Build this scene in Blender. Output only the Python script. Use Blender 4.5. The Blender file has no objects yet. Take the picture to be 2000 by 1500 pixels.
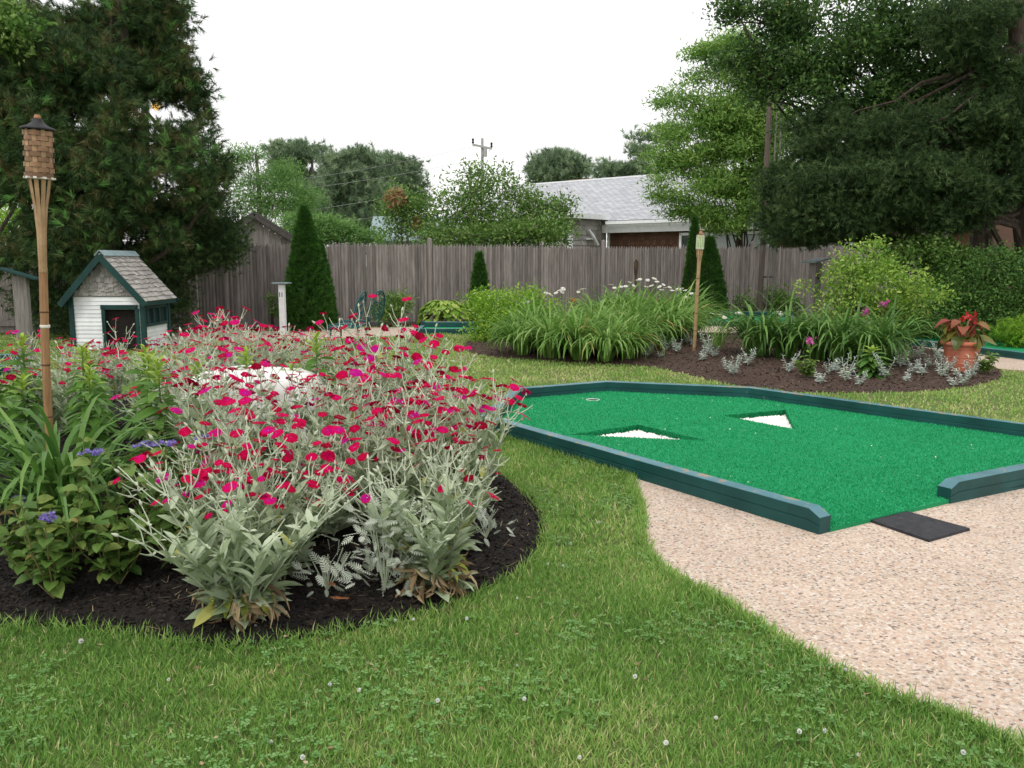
import bpy, math, random
import numpy as np
from mathutils import Vector, Matrix
from mathutils.geometry import tessellate_polygon
R = math.radians
rng = np.random.default_rng(7)
random.seed(7)
scene = bpy.context.scene
col = scene.collection

# ------------------------------------------------------------------ camera
CH = 1.5; PITCH = R(8.0); F = 1700.0
cp, sp_ = math.cos(PITCH), math.sin(PITCH)
def ray(px, py):
    u = (px - 1000) / F; v = (750 - py) / F
    return np.array([u, cp + sp_ * v, -sp_ + cp * v])
def G(px, py, z=0.0):
    r = ray(px, py); t = (z - CH) / r[2]
    return np.array([r[0] * t, r[1] * t, z])
def P(px, py, Y):
    r = ray(px, py); t = Y / r[1]
    return np.array([r[0] * t, Y, CH + r[2] * t])
cam = bpy.data.cameras.new('camera'); camo = bpy.data.objects.new('camera', cam); col.objects.link(camo)
camo.location = (0, 0, CH); camo.rotation_euler = (R(90) - PITCH, 0, 0)
cam.sensor_width = 36; cam.lens = 36 * F / 2000; cam.clip_end = 2000; cam.clip_start = 0.05
scene.camera = camo

# ------------------------------------------------------------------ noise
def vnoise(x, y, s, seed=0):
    x = np.asarray(x, float) * s + 1000.5 + seed * 17.3; y = np.asarray(y, float) * s + 1000.5 + seed * 9.1
    xi = np.floor(x).astype(np.int64); yi = np.floor(y).astype(np.int64); fx = x - xi; fy = y - yi
    def h(a, b):
        n = (a * 374761393 + b * 668265263 + seed * 1442695) & 0xffffffff
        n = ((n ^ (n >> 13)) * 1274126177) & 0xffffffff
        return ((n ^ (n >> 16)) & 0xffff) / 65535.0
    fx = fx * fx * (3 - 2 * fx); fy = fy * fy * (3 - 2 * fy)
    return (h(xi, yi) * (1 - fx) + h(xi + 1, yi) * fx) * (1 - fy) + (h(xi, yi + 1) * (1 - fx) + h(xi + 1, yi + 1) * fx) * fy

def inside(poly, x, y):
    poly = np.asarray(poly); n = len(poly); r = np.zeros(len(x), bool); j = n - 1
    for i in range(n):
        xi, yi = poly[i][:2]; xj, yj = poly[j][:2]
        c = ((yi > y) != (yj > y)) & (x < (xj - xi) * (y - yi) / (yj - yi + 1e-12) + xi)
        r ^= c; j = i
    return r

# ------------------------------------------------------------------ mesh accumulator
class Acc:
    def __init__(s): s.v = []; s.n = 0; s.f = []; s.r = []
    def add(s, V, Fc, rnd=0.5, mi=0):
        V = np.asarray(V, float).reshape(-1, 3); k = len(V)
        s.v.append(V)
        s.r.append(np.full(k, rnd) if np.isscalar(rnd) else np.asarray(rnd, float))
        if isinstance(Fc, np.ndarray): s.f.append((Fc + s.n, mi))
        else:
            by = {}
            for f in Fc: by.setdefault(len(f), []).append(f)
            for q in by.values(): s.f.append((np.array(q, dtype=np.int64) + s.n, mi))
        s.n += k; return s
    def box(s, c, size, rz=0.0, rnd=0.5, mi=0, M=None):
        x, y, z = [a / 2 for a in size]
        V = np.array([[i * x, j * y, k * z] for k in (-1, 1) for j in (-1, 1) for i in (-1, 1)])
        if M is not None: V = V @ np.asarray(M).T
        elif rz:
            ca, sa = math.cos(rz), math.sin(rz); V = V @ np.array([[ca, sa, 0], [-sa, ca, 0], [0, 0, 1]])
        V = V + np.asarray(c)
        s.add(V, np.array([[0, 2, 3, 1], [4, 5, 7, 6], [0, 1, 5, 4], [2, 6, 7, 3], [0, 4, 6, 2], [1, 3, 7, 5]]), rnd, mi); return s
    def tube(s, pts, rad, sides=8, rnd=0.5, mi=0, cap=True):
        pts = np.asarray(pts, float); n = len(pts)
        rad = np.full(n, rad) if np.isscalar(rad) else np.asarray(rad, float)
        T = np.gradient(pts, axis=0); T /= np.linalg.norm(T, axis=1)[:, None] + 1e-9
        up = np.array([0, 0, 1.0]) if abs(T[0][2]) < .9 else np.array([1.0, 0, 0])
        V = []
        a0 = np.cross(T[0], up); a0 /= np.linalg.norm(a0)
        th = np.arange(sides) * 2 * math.pi / sides
        for i in range(n):
            a0 = a0 - T[i] * np.dot(a0, T[i]); a0 /= np.linalg.norm(a0) + 1e-9
            b = np.cross(T[i], a0)
            V.append(pts[i] + rad[i] * (np.cos(th)[:, None] * a0 + np.sin(th)[:, None] * b))
        V = np.concatenate(V); fs = []
        for i in range(n - 1):
            for j in range(sides):
                k = (j + 1) % sides; fs.append((i * sides + j, i * sides + k, (i + 1) * sides + k, (i + 1) * sides + j))
        if cap: fs.append(tuple(range(sides))[::-1]); fs.append(tuple((n - 1) * sides + j for j in range(sides)))
        s.add(V, fs, rnd, mi); return s
    def lathe(s, prof, sides=20, c=(0, 0, 0), rnd=0.5, mi=0, M=None):
        th = np.arange(sides) * 2 * math.pi / sides; V = []
        for r, z in prof: V.append(np.stack([r * np.cos(th), r * np.sin(th), np.full(sides, z)], 1))
        V = np.concatenate(V)
        if M is not None: V = V @ np.asarray(M).T
        V = V + np.asarray(c); fs = []
        for i in range(len(prof) - 1):
            for j in range(sides):
                k = (j + 1) % sides; fs.append((i * sides + j, i * sides + k, (i + 1) * sides + k, (i + 1) * sides + j))
        fs.append(tuple(range(sides))[::-1]); fs.append(tuple((len(prof) - 1) * sides + j for j in range(sides)))
        s.add(V, fs, rnd, mi); return s
    def scatter(s, tv, tf, Rm, T, rnd, mi=0):
        tv = np.asarray(tv, float); N = len(T)
        if N == 0: return s
        V = np.einsum('nij,kj->nki', Rm, tv) + T[:, None, :]
        k = len(tv); by = {}
        for f in tf: by.setdefault(len(f), []).append(f)
        base = s.n
        s.v.append(V.reshape(-1, 3)); s.r.append(np.repeat(rnd, k)); s.n += N * k
        off = (np.arange(N) * k)[:, None, None] + base
        for q in by.values():
            q = np.array(q, dtype=np.int64); s.f.append(((q[None] + off).reshape(-1, q.shape[1]), mi))
        return s
    def build(s, name, mats, parent=None, org=None, smooth=False):
        if not isinstance(mats, (list, tuple)): mats = [mats]
        V = np.concatenate(s.v) if s.v else np.zeros((0, 3))
        if org is not None: V = V - np.asarray(org)
        me = bpy.data.meshes.new(name); me.vertices.add(len(V)); me.vertices.foreach_set('co', V.astype(np.float32).ravel())
        tot = sum(f.size for f, _ in s.f); npoly = sum(len(f) for f, _ in s.f)
        me.loops.add(tot); me.polygons.add(npoly)
        me.loops.foreach_set('vertex_index', np.concatenate([f.ravel() for f, _ in s.f]).astype(np.int32))
        ls = []; a = 0
        for f, _ in s.f:
            ls.append(a + np.arange(len(f)) * f.shape[1]); a += f.size
        me.polygons.foreach_set('loop_start', np.concatenate(ls).astype(np.int32))
        me.polygons.foreach_set('material_index', np.concatenate([np.full(len(f), m) for f, m in s.f]).astype(np.int32))
        me.polygons.foreach_set('use_smooth', np.full(npoly, bool(smooth)))
        at = me.attributes.new('rnd', 'FLOAT', 'POINT'); at.data.foreach_set('value', np.concatenate(s.r).astype(np.float32))
        for m in mats: me.materials.append(m)
        me.update(calc_edges=True); me.validate()
        o = bpy.data.objects.new(name, me); col.objects.link(o)
        if parent is not None: o.parent = parent
        elif org is not None: o.location = org
        return o

def tag(o, label=None, cat=None, group=None, kind=None):
    if label: o['label'] = label
    if cat: o['category'] = cat
    if group: o['group'] = group
    if kind: o['kind'] = kind
    return o
def empty(name, loc, label, cat, group=None, rz=0.0):
    o = bpy.data.objects.new(name, None); col.objects.link(o); o.location = loc; o.rotation_euler = (0, 0, rz)
    o.empty_display_size = .1
    return tag(o, label, cat, group)
KIDS = {}
def kids(o):
    return [c for c in bpy.data.objects if c.parent == o]
def copy_tree(o, loc, rz=0.0, sc=1.0, label=None, ch=None):
    c = o.copy(); col.objects.link(c); c.location = loc; c.rotation_euler = (0, 0, rz); c.scale = (sc,) * 3
    if label: c['label'] = label
    for k in (ch if ch is not None else kids(o)):
        d = k.copy(); col.objects.link(d); d.parent = c
    return c

# ------------------------------------------------------------------ orientation helpers
def frames(d, roll=None):
    """rotation matrices whose local +Y maps to d"""
    d = d / (np.linalg.norm(d, axis=1)[:, None] + 1e-9)
    up = np.tile([0, 0, 1.0], (len(d), 1)); par = np.abs(d[:, 2]) > .97; up[par] = [1.0, 0, 0]
    x = np.cross(d, up); x /= np.linalg.norm(x, axis=1)[:, None] + 1e-9
    z = np.cross(x, d)
    if roll is not None:
        c = np.cos(roll)[:, None]; s = np.sin(roll)[:, None]
        x, z = x * c + z * s, z * c - x * s
    return np.stack([x, d, z], axis=2)
def unit(n):
    v = rng.normal(size=(n, 3)); return v / np.linalg.norm(v, axis=1)[:, None]

# ------------------------------------------------------------------ materials
def newmat(name):
    m = bpy.data.materials.new(name); m.use_nodes = True; nt = m.node_tree
    b = nt.nodes['Principled BSDF']; return m, nt, b
def N(nt, t, **k):
    n = nt.nodes.new(t)
    for a, v in k.items():
        if a in n.inputs: n.inputs[a].default_value = v
        else: setattr(n, a, v)
    return n
def ramp(nt, stops, src=None, interp='LINEAR'):
    r = nt.nodes.new('ShaderNodeValToRGB'); r.color_ramp.interpolation = interp
    e = r.color_ramp.elements
    while len(e) < len(stops): e.new(.5)
    for i, (p, c) in enumerate(stops): e[i].position = p; e[i].color = (*c, 1)
    if src is not None: nt.links.new(src, r.inputs[0])
    return r
def leafmat(name, stops, trans=.35, rough=.5, objvar=.0, spec=.3):
    m, nt, b = newmat(name); L = nt.links
    a = N(nt, 'ShaderNodeAttribute', attribute_name='rnd')
    src = a.outputs['Fac']
    if objvar:
        oi = N(nt, 'ShaderNodeObjectInfo'); ma = N(nt, 'ShaderNodeMath', operation='MULTIPLY_ADD')
        L.new(oi.outputs['Random'], ma.inputs[0]); ma.inputs[1].default_value = objvar
        L.new(src, ma.inputs[2]); sb = N(nt, 'ShaderNodeMath', operation='SUBTRACT'); L.new(ma.outputs[0], sb.inputs[0]); sb.inputs[1].default_value = objvar / 2
        src = sb.outputs[0]
    r = ramp(nt, stops, src)
    b.inputs['Roughness'].default_value = rough; b.inputs['Specular IOR Level'].default_value = spec
    L.new(r.outputs[0], b.inputs['Base Color'])
    t = N(nt, 'ShaderNodeBsdfTranslucent'); L.new(r.outputs[0], t.inputs['Color'])
    mx = N(nt, 'ShaderNodeMixShader'); mx.inputs[0].default_value = trans
    L.new(b.outputs[0], mx.inputs[1]); L.new(t.outputs[0], mx.inputs[2])
    L.new(mx.outputs[0], nt.nodes['Material Output'].inputs['Surface'])
    return m
def noisemat(name, c1, c2, scale=8, rough=.7, bump=.2, stretch=(1, 1, 1), detail=6, dist=.01, spec=.3, third=None, tpos=.7, fine=None):
    m, nt, b = newmat(name); L = nt.links
    tc = N(nt, 'ShaderNodeTexCoord'); mp = N(nt, 'ShaderNodeMapping'); mp.inputs['Scale'].default_value = stretch
    L.new(tc.outputs['Object'], mp.inputs[0])
    no = N(nt, 'ShaderNodeTexNoise', Scale=scale, Detail=detail, Roughness=.65); L.new(mp.outputs[0], no.inputs['Vector'])
    st = [(.3, c1), (.65, c2)]
    if third: st.append((tpos, third))
    r = ramp(nt, st, no.outputs['Fac'])
    a = N(nt, 'ShaderNodeAttribute', attribute_name='rnd')
    hs = N(nt, 'ShaderNodeHueSaturation'); mr = N(nt, 'ShaderNodeMapRange'); mr.inputs['To Min'].default_value = .7; mr.inputs['To Max'].default_value = 1.3
    L.new(a.outputs['Fac'], mr.inputs[0]); L.new(mr.outputs[0], hs.inputs['Value']); L.new(r.outputs[0], hs.inputs['Color'])
    L.new(hs.outputs[0], b.inputs['Base Color'])
    b.inputs['Roughness'].default_value = rough; b.inputs['Specular IOR Level'].default_value = spec
    src = no.outputs['Fac']
    if fine:
        n2 = N(nt, 'ShaderNodeTexNoise', Scale=fine, Detail=3); L.new(mp.outputs[0], n2.inputs['Vector']); src = n2.outputs['Fac']
    if bump:
        bp = N(nt, 'ShaderNodeBump', Strength=bump, Distance=dist); L.new(src, bp.inputs['Height']); L.new(bp.outputs[0], b.inputs['Normal'])
    return m

def voropaint(name, scale, stops, rough=.8, bump=.4, dist=.003, big=None):
    m, nt, b = newmat(name); L = nt.links
    tc = N(nt, 'ShaderNodeTexCoord')
    v = N(nt, 'ShaderNodeTexVoronoi', Scale=scale); L.new(tc.outputs['Object'], v.inputs['Vector'])
    r = ramp(nt, stops, None); sx = N(nt, 'ShaderNodeSeparateColor'); L.new(v.outputs['Color'], sx.inputs[0]); L.new(sx.outputs[0], r.inputs[0])
    out = r.outputs[0]
    v2 = N(nt, 'ShaderNodeTexVoronoi', Scale=scale * 2.6); L.new(tc.outputs['Object'], v2.inputs['Vector'])
    s2 = N(nt, 'ShaderNodeSeparateColor'); L.new(v2.outputs['Color'], s2.inputs[0]); r2 = ramp(nt, stops, s2.outputs[1])
    mx = N(nt, 'ShaderNodeMix', data_type='RGBA'); mx.inputs['Factor'].default_value = .3
    L.new(out, mx.inputs['A']); L.new(r2.outputs[0], mx.inputs['B']); out = mx.outputs['Result']
    if big:
        n = N(nt, 'ShaderNodeTexNoise', Scale=1.4, Detail=7, Roughness=.65); L.new(tc.outputs['Object'], n.inputs['Vector'])
        rr = ramp(nt, [(.35, (big,) * 3), (.65, (1, 1, 1))], n.outputs['Fac'])
        m2 = N(nt, 'ShaderNodeMix', data_type='RGBA', blend_type='MULTIPLY'); m2.inputs['Factor'].default_value = 1
        L.new(out, m2.inputs['A']); L.new(rr.outputs[0], m2.inputs['B']); out = m2.outputs['Result']
    L.new(out, b.inputs['Base Color']); b.inputs['Roughness'].default_value = rough; b.inputs['Specular IOR Level'].default_value = .25
    bp = N(nt, 'ShaderNodeBump', Strength=bump, Distance=dist); bp.invert = True; L.new(v.outputs['Distance'], bp.inputs['Height']); L.new(bp.outputs[0], b.inputs['Normal'])
    return m

M = {}
M['lawn'] = noisemat('lawn_soil', (.06, .10, .022), (.13, .15, .05), 30, .95, .3)
M['grass'] = leafmat('grass_blades', [(0, (.095, .225, .04)), (.4, (.215, .40, .08)), (.7, (.37, .52, .14)), (.88, (.56, .60, .24)), (1, (.66, .56, .34))], .35, .55)
M['clover'] = leafmat('clover_leaves', [(0, (.10, .24, .055)), (.6, (.17, .345, .095)), (1, (.25, .43, .15))], .3, .5)
M['mulchd'] = noisemat('black_mulch', (.006, .005, .005), (.022, .017, .014), 45, .9, .9, dist=.02, third=(.05, .035, .025), tpos=.8)
M['mulchb'] = noisemat('brown_mulch', (.028, .018, .014), (.085, .055, .042), 40, .95, .8, dist=.02)
M['chipd'] = noisemat('dark_bark', (.008, .007, .006), (.03, .022, .018), 20, .85, 0)
M['chipb'] = noisemat('brown_bark', (.045, .028, .02), (.13, .085, .062), 20, .9, 0)
M['path'] = voropaint('aggregate', 84, [(0, (.64, .54, .44)), (.28, (.55, .40, .30)), (.42, (.52, .34, .24)), (.50, (.68, .60, .50)), (.66, (.30, .23, .19)), (.74, (.66, .52, .42)), (.88, (.76, .70, .62)), (.95, (.10, .085, .08)), (1, (.10, .085, .08))], .85, .45, .003, .86)
M['turf'] = None
def turfmat():
    m, nt, b = newmat('putting_carpet'); L = nt.links
    tc = N(nt, 'ShaderNodeTexCoord')
    n = N(nt, 'ShaderNodeTexNoise', Scale=330, Detail=2, Roughness=.6); L.new(tc.outputs['Object'], n.inputs['Vector'])
    r = ramp(nt, [(.25, (.007, .19, .07)), (.52, (.014, .315, .12)), (.75, (.04, .44, .185))], n.outputs['Fac'])
    n2 = N(nt, 'ShaderNodeTexNoise', Scale=1.3, Detail=5); L.new(tc.outputs['Object'], n2.inputs['Vector'])
    rr = ramp(nt, [(.3, (.74, .80, .80)), (.7, (1.08, 1.0, 1.0))], n2.outputs['Fac'])
    mx = N(nt, 'ShaderNodeMix', data_type='RGBA', blend_type='MULTIPLY'); mx.inputs['Factor'].default_value = 1
    L.new(r.outputs[0], mx.inputs['A']); L.new(rr.outputs[0], mx.inputs['B']); L.new(mx.outputs['Result'], b.inputs['Base Color'])
    b.inputs['Roughness'].default_value = .8; b.inputs['Specular IOR Level'].default_value = .2
    bp = N(nt, 'ShaderNodeBump', Strength=.9, Distance=.006); L.new(n.outputs['Fac'], bp.inputs['Height']); L.new(bp.outputs[0], b.inputs['Normal'])
    return m
M['turf'] = turfmat()
def paintmat(name, c, wearc=(.34, .24, .15), wear=.68, rough=.42):
    m, nt, b = newmat(name); L = nt.links
    tc = N(nt, 'ShaderNodeTexCoord')
    n = N(nt, 'ShaderNodeTexNoise', Scale=14, Detail=8, Roughness=.7); L.new(tc.outputs['Object'], n.inputs['Vector'])
    n3 = N(nt, 'ShaderNodeTexNoise', Scale=3, Detail=4); L.new(tc.outputs['Object'], n3.inputs['Vector'])
    ad = N(nt, 'ShaderNodeMath', operation='MULTIPLY_ADD'); L.new(n3.outputs['Fac'], ad.inputs[0]); ad.inputs[1].default_value = .45; L.new(n.outputs['Fac'], ad.inputs[2])
    f = ramp(nt, [(wear + .17, (0, 0, 0)), (wear + .2, (1, 1, 1))], ad.outputs[0])
    base = ramp(nt, [(.3, tuple(x * .75 for x in c)), (.7, tuple(x * 1.35 for x in c))], n3.outputs['Fac'])
    mx = N(nt, 'ShaderNodeMix', data_type='RGBA'); L.new(f.outputs[0], mx.inputs['Factor']); L.new(base.outputs[0], mx.inputs['A']); mx.inputs['B'].default_value = (*wearc, 1)
    L.new(mx.outputs['Result'], b.inputs['Base Color'])
    rr = N(nt, 'ShaderNodeMapRange'); rr.inputs['To Min'].default_value = rough - .08; rr.inputs['To Max'].default_value = rough + .3; L.new(n.outputs['Fac'], rr.inputs[0]); L.new(rr.outputs[0], b.inputs['Roughness'])
    b.inputs['Specular IOR Level'].default_value = .35
    bp = N(nt, 'ShaderNodeBump', Strength=.25, Distance=.004); L.new(n.outputs['Fac'], bp.inputs['Height']); L.new(bp.outputs[0], b.inputs['Normal'])
    return m
M['beam'] = paintmat('teal_board_paint', (.007, .062, .060), wear=.76)
M['beamtop'] = paintmat('teal_paint_sky_sheen', (.075, .19, .225), wear=.63, rough=.35)  # board tops: sky reflection painted in as lighter blue teal; bare wood patches are wear
M['teal'] = paintmat('dark_green_trim', (.006, .040, .036), wear=.9, rough=.45)
M['tealmetal'] = paintmat('teal_cast_metal', (.012, .085, .09), wear=.9, rough=.4)
M['whitepaint'] = noisemat('white_paint', (.70, .72, .74), (.84, .85, .86), 6, .55, .1)
M['capgrey'] = noisemat('weathered_cap', (.17, .24, .25), (.27, .34, .36), 9, .5, .1)
M['woodgrey'] = noisemat('weathered_wood', (.14, .125, .115), (.26, .24, .22), 3, .85, .5, stretch=(12, 12, 1.2), fine=9)
M['fence'] = noisemat('fence_wood', (.15, .13, .12), (.30, .268, .25), 2.2, .9, .6, stretch=(9, 9, .9), third=(.40, .37, .35), tpos=.85)
M['bamboo'] = noisemat('bamboo', (.19, .10, .045), (.36, .21, .10), 6, .5, .15, stretch=(14, 14, 1), third=(.48, .31, .16), tpos=.8)
M['bamboodk'] = noisemat('bamboo_node', (.06, .03, .015), (.15, .08, .04), 12, .6, .15)
M['weave'] = noisemat('woven_bamboo', (.15, .082, .045), (.31, .18, .105), 12, .5, .2)
M['weavelt'] = noisemat('woven_bamboo_upright', (.30, .19, .10), (.46, .31, .17), 14, .5, .2)
M['cord'] = noisemat('pale_cord', (.6, .57, .5), (.8, .78, .7), 30, .8, .2)
M['blackmetal'] = noisemat('black_metal', (.010, .010, .012), (.022, .022, .026), 20, .55, .1)
M['copper'] = noisemat('wick', (.25, .12, .06), (.45, .25, .15), 40, .9, .3)
M['rubber'] = noisemat('black_rubber', (.014, .014, .018), (.035, .035, .042), 25, .6, .4, third=(.10, .10, .11), tpos=.74)
M['white_stone'] = noisemat('white_stone', (.62, .60, .57), (.88, .87, .85), 5, .8, .6, dist=.03)
M['pebble'] = noisemat('white_pebble', (.72, .70, .67), (.92, .91, .89), 30, .7, .1)
M['shingle'] = noisemat('cedar_shingle', (.24, .225, .21), (.43, .41, .385), 5, .9, .5, stretch=(8, 8, 2))
M['shinglebr'] = noisemat('brown_shingle', (.07, .035, .022), (.17, .09, .06), 5, .9, .5, stretch=(8, 8, 2))
M['roofgrey'] = None
M['roofdk'] = noisemat('dark_weathered_board', (.045, .042, .04), (.11, .10, .095), 5, .9, .4, stretch=(8, 8, 2))
M['bark'] = noisemat('bark', (.03, .022, .017), (.10, .075, .058), 4, .95, .9, stretch=(6, 6, 1.2), dist=.03)
M['barkg'] = noisemat('grey_bark', (.09, .08, .07), (.20, .18, .16), 4, .95, .7, stretch=(6, 6, 1.2), dist=.03)
M['poledk'] = noisemat('pole_wood', (.085, .062, .05), (.19, .15, .13), 3, .9, .5, stretch=(14, 14, .7))
M['glass'] = noisemat('dark_glass', (.02, .03, .035), (.05, .06, .065), 2, .08, 0, spec=.8)
M['curtain'] = noisemat('pale_blind', (.30, .33, .33), (.42, .45, .45), 2, .7, .1, stretch=(20, 20, .2))
M['terracotta'] = noisemat('terracotta_pot', (.50, .15, .085), (.62, .215, .135), 7, .6, .12)
M['soil'] = noisemat('potting_soil', (.02, .013, .01), (.05, .035, .025), 40, .95, .5)
M['petal'] = leafmat('magenta_petal', [(0, (.20, .001, .016)), (.35, (.44, .001, .045)), (.7, (.58, .002, .085)), (.9, (.55, .004, .14)), (1, (.46, .008, .22))], .25, .9, .5, .08)
M['campstem'] = leafmat('silver_stem', [(0, (.38, .45, .30)), (1, (.64, .69, .54))], .15, .85)
M['campleaf'] = leafmat('silver_leaf', [(0, (.25, .32, .17)), (.5, (.41, .49, .32)), (.93, (.60, .67, .50)), (1, (.42, .42, .12))], .25, .8)
M['deadleaf'] = leafmat('dead_leaf', [(0, (.13, .085, .045)), (.6, (.33, .235, .13)), (1, (.56, .45, .29))], .2, .9)
M['yellowleaf'] = leafmat('yellowing_leaf', [(0, (.18, .27, .05)), (1, (.48, .50, .07))], .3, .6)
M['dusty'] = leafmat('dusty_leaf', [(0, (.44, .50, .41)), (1, (.76, .80, .70))], .2, .9)
M['artem'] = leafmat('silver_lance_leaf', [(0, (.36, .43, .38)), (1, (.70, .76, .71))], .2, .85)
M['lily'] = leafmat('lily_leaf', [(0, (.05, .14, .025)), (.6, (.13, .27, .045)), (1, (.33, .47, .06))], .35, .4)
M['strap'] = leafmat('strap_leaf', [(0, (.085, .20, .03)), (.5, (.18, .345, .065)), (.92, (.34, .51, .15)), (1, (.5, .4, .15))], .35, .4, .2)
M['strapdk'] = leafmat('dark_strap_leaf', [(0, (.05, .13, .025)), (.5, (.11, .24, .045)), (1, (.21, .36, .09))], .3, .4, .2)
M['ager'] = leafmat('floss_leaf', [(0, (.07, .15, .03)), (.6, (.15, .26, .055)), (.9, (.26, .33, .08)), (1, (.35, .28, .09))], .35, .5)
M['purple'] = leafmat('lavender_floss', [(0, (.22, .17, .52)), (1, (.46, .38, .80))], .2, .9)
M['stemg'] = leafmat('green_stem', [(0, (.10, .14, .04)), (1, (.28, .22, .10))], .1, .6)
M['bright'] = leafmat('bright_shrub_leaf', [(0, (.09, .22, .02)), (.5, (.22, .43, .035)), (1, (.44, .62, .09))], .4, .45)
M['rose'] = leafmat('rose_leaf', [(0, (.09, .21, .025)), (.5, (.22, .39, .05)), (1, (.46, .58, .13))], .35, .45)
M['hedge'] = leafmat('hedge_leaf', [(0, (.03, .09, .016)), (.6, (.08, .18, .035)), (1, (.18, .32, .065))], .3, .5)
M['arbor'] = leafmat('arborvitae_spray', [(0, (.02, .08, .012)), (.6, (.055, .16, .024)), (1, (.12, .26, .04))], .25, .55)
M['crypt'] = leafmat('cryptomeria_needles', [(0, (.030, .070, .024)), (.5, (.066, .13, .036)), (.72, (.115, .135, .042)), (.84, (.12, .10, .04)), (1, (.14, .33, .075))], .25, .6)
M['cedar'] = leafmat('cedar_spray', [(0, (.024, .056, .018)), (.6, (.062, .118, .036)), (1, (.14, .22, .075))], .25, .6)
M['oakl'] = leafmat('dark_broadleaf', [(0, (.026, .066, .018)), (.6, (.062, .140, .032)), (1, (.16, .28, .06))], .4, .45)
M['lighttree'] = leafmat('light_broadleaf', [(0, (.10, .22, .04)), (.6, (.24, .42, .085)), (1, (.44, .62, .19))], .45, .45)
M['pine'] = leafmat('pine_needles', [(0, (.12, .19, .11)), (.6, (.22, .32, .18)), (1, (.38, .48, .29))], .3, .6)  # far pines: distance haze mixed into the needle colour as paler grey green
M['locust'] = leafmat('locust_leaf', [(0, (.09, .20, .05)), (.6, (.16, .32, .08)), (1, (.27, .44, .14))], .45, .5)
M['shrubover'] = leafmat('fence_shrub_leaf', [(0, (.06, .15, .025)), (.55, (.14, .27, .05)), (1, (.30, .42, .13))], .4, .5)
M['deadfol'] = leafmat('dead_foliage', [(0, (.30, .17, .08)), (1, (.52, .33, .18))], .3, .8)
M['white_petal'] = leafmat('white_petal', [(0, (.78, .78, .76)), (1, (.9, .9, .88))], .25, .6)
M['yellowc'] = leafmat('yellow_centre', [(0, (.6, .4, .03)), (1, (.7, .5, .05))], .1, .8)
M['pink'] = leafmat('pink_petal', [(0, (.50, .07, .30)), (1, (.70, .20, .48))], .3, .6)
M['red'] = leafmat('red_petal', [(0, (.55, .01, .03)), (1, (.75, .06, .08))], .3, .5)
M['begonia'] = leafmat('begonia_leaf', [(0, (.08, .11, .02)), (.4, (.20, .20, .04)), (.65, (.30, .10, .05)), (1, (.30, .06, .05))], .3, .35)
M['oakleaf'] = leafmat('fallen_oak_leaf', [(0, (.28, .10, .045)), (1, (.42, .17, .08))], .2, .7)
M['wire'] = noisemat('cable', (.22, .23, .24), (.34, .34, .34), 3, .6, 0)
M['polegrey'] = noisemat('far_pole_wood', (.32, .33, .32), (.42, .43, .41), 3, .9, 0)
def roofmat():
    m, nt, b = newmat('asphalt_shingles'); L = nt.links
    tc = N(nt, 'ShaderNodeTexCoord')
    br = N(nt, 'ShaderNodeTexBrick', Scale=1.0); br.inputs['Brick Width'].default_value = .3; br.inputs['Row Height'].default_value = .14
    br.inputs['Mortar Size'].default_value = .012; br.inputs['Color1'].default_value = (.36, .375, .40, 1); br.inputs['Color2'].default_value = (.50, .515, .54, 1); br.inputs['Mortar'].default_value = (.17, .175, .19, 1)
    L.new(tc.outputs['UV'], br.inputs['Vector']); 
    L.new(br.outputs['Color'], b.inputs['Base Color']); b.inputs['Roughness'].default_value = .9
    return m
M['roofgrey'] = roofmat()
def lampmat(name, c, e):
    m, nt, b = newmat(name); b.inputs['Base Color'].default_value = (.85, .82, .75, 1); b.inputs['Roughness'].default_value = .3
    b.inputs['Emission Color'].default_value = (*c, 1); b.inputs['Emission Strength'].default_value = e
    return m
M['globe_lit'] = lampmat('lit_amber_globe', (1.0, .55, .12), 1.6)
M['globe'] = lampmat('white_globe', (1, .95, .85), .35)
M['lampdk'] = M['blackmetal']
M['greenglass'] = noisemat('green_bamboo_canister', (.20, .36, .10), (.36, .52, .20), 10, .4, .1, stretch=(14, 14, 1))

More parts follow.
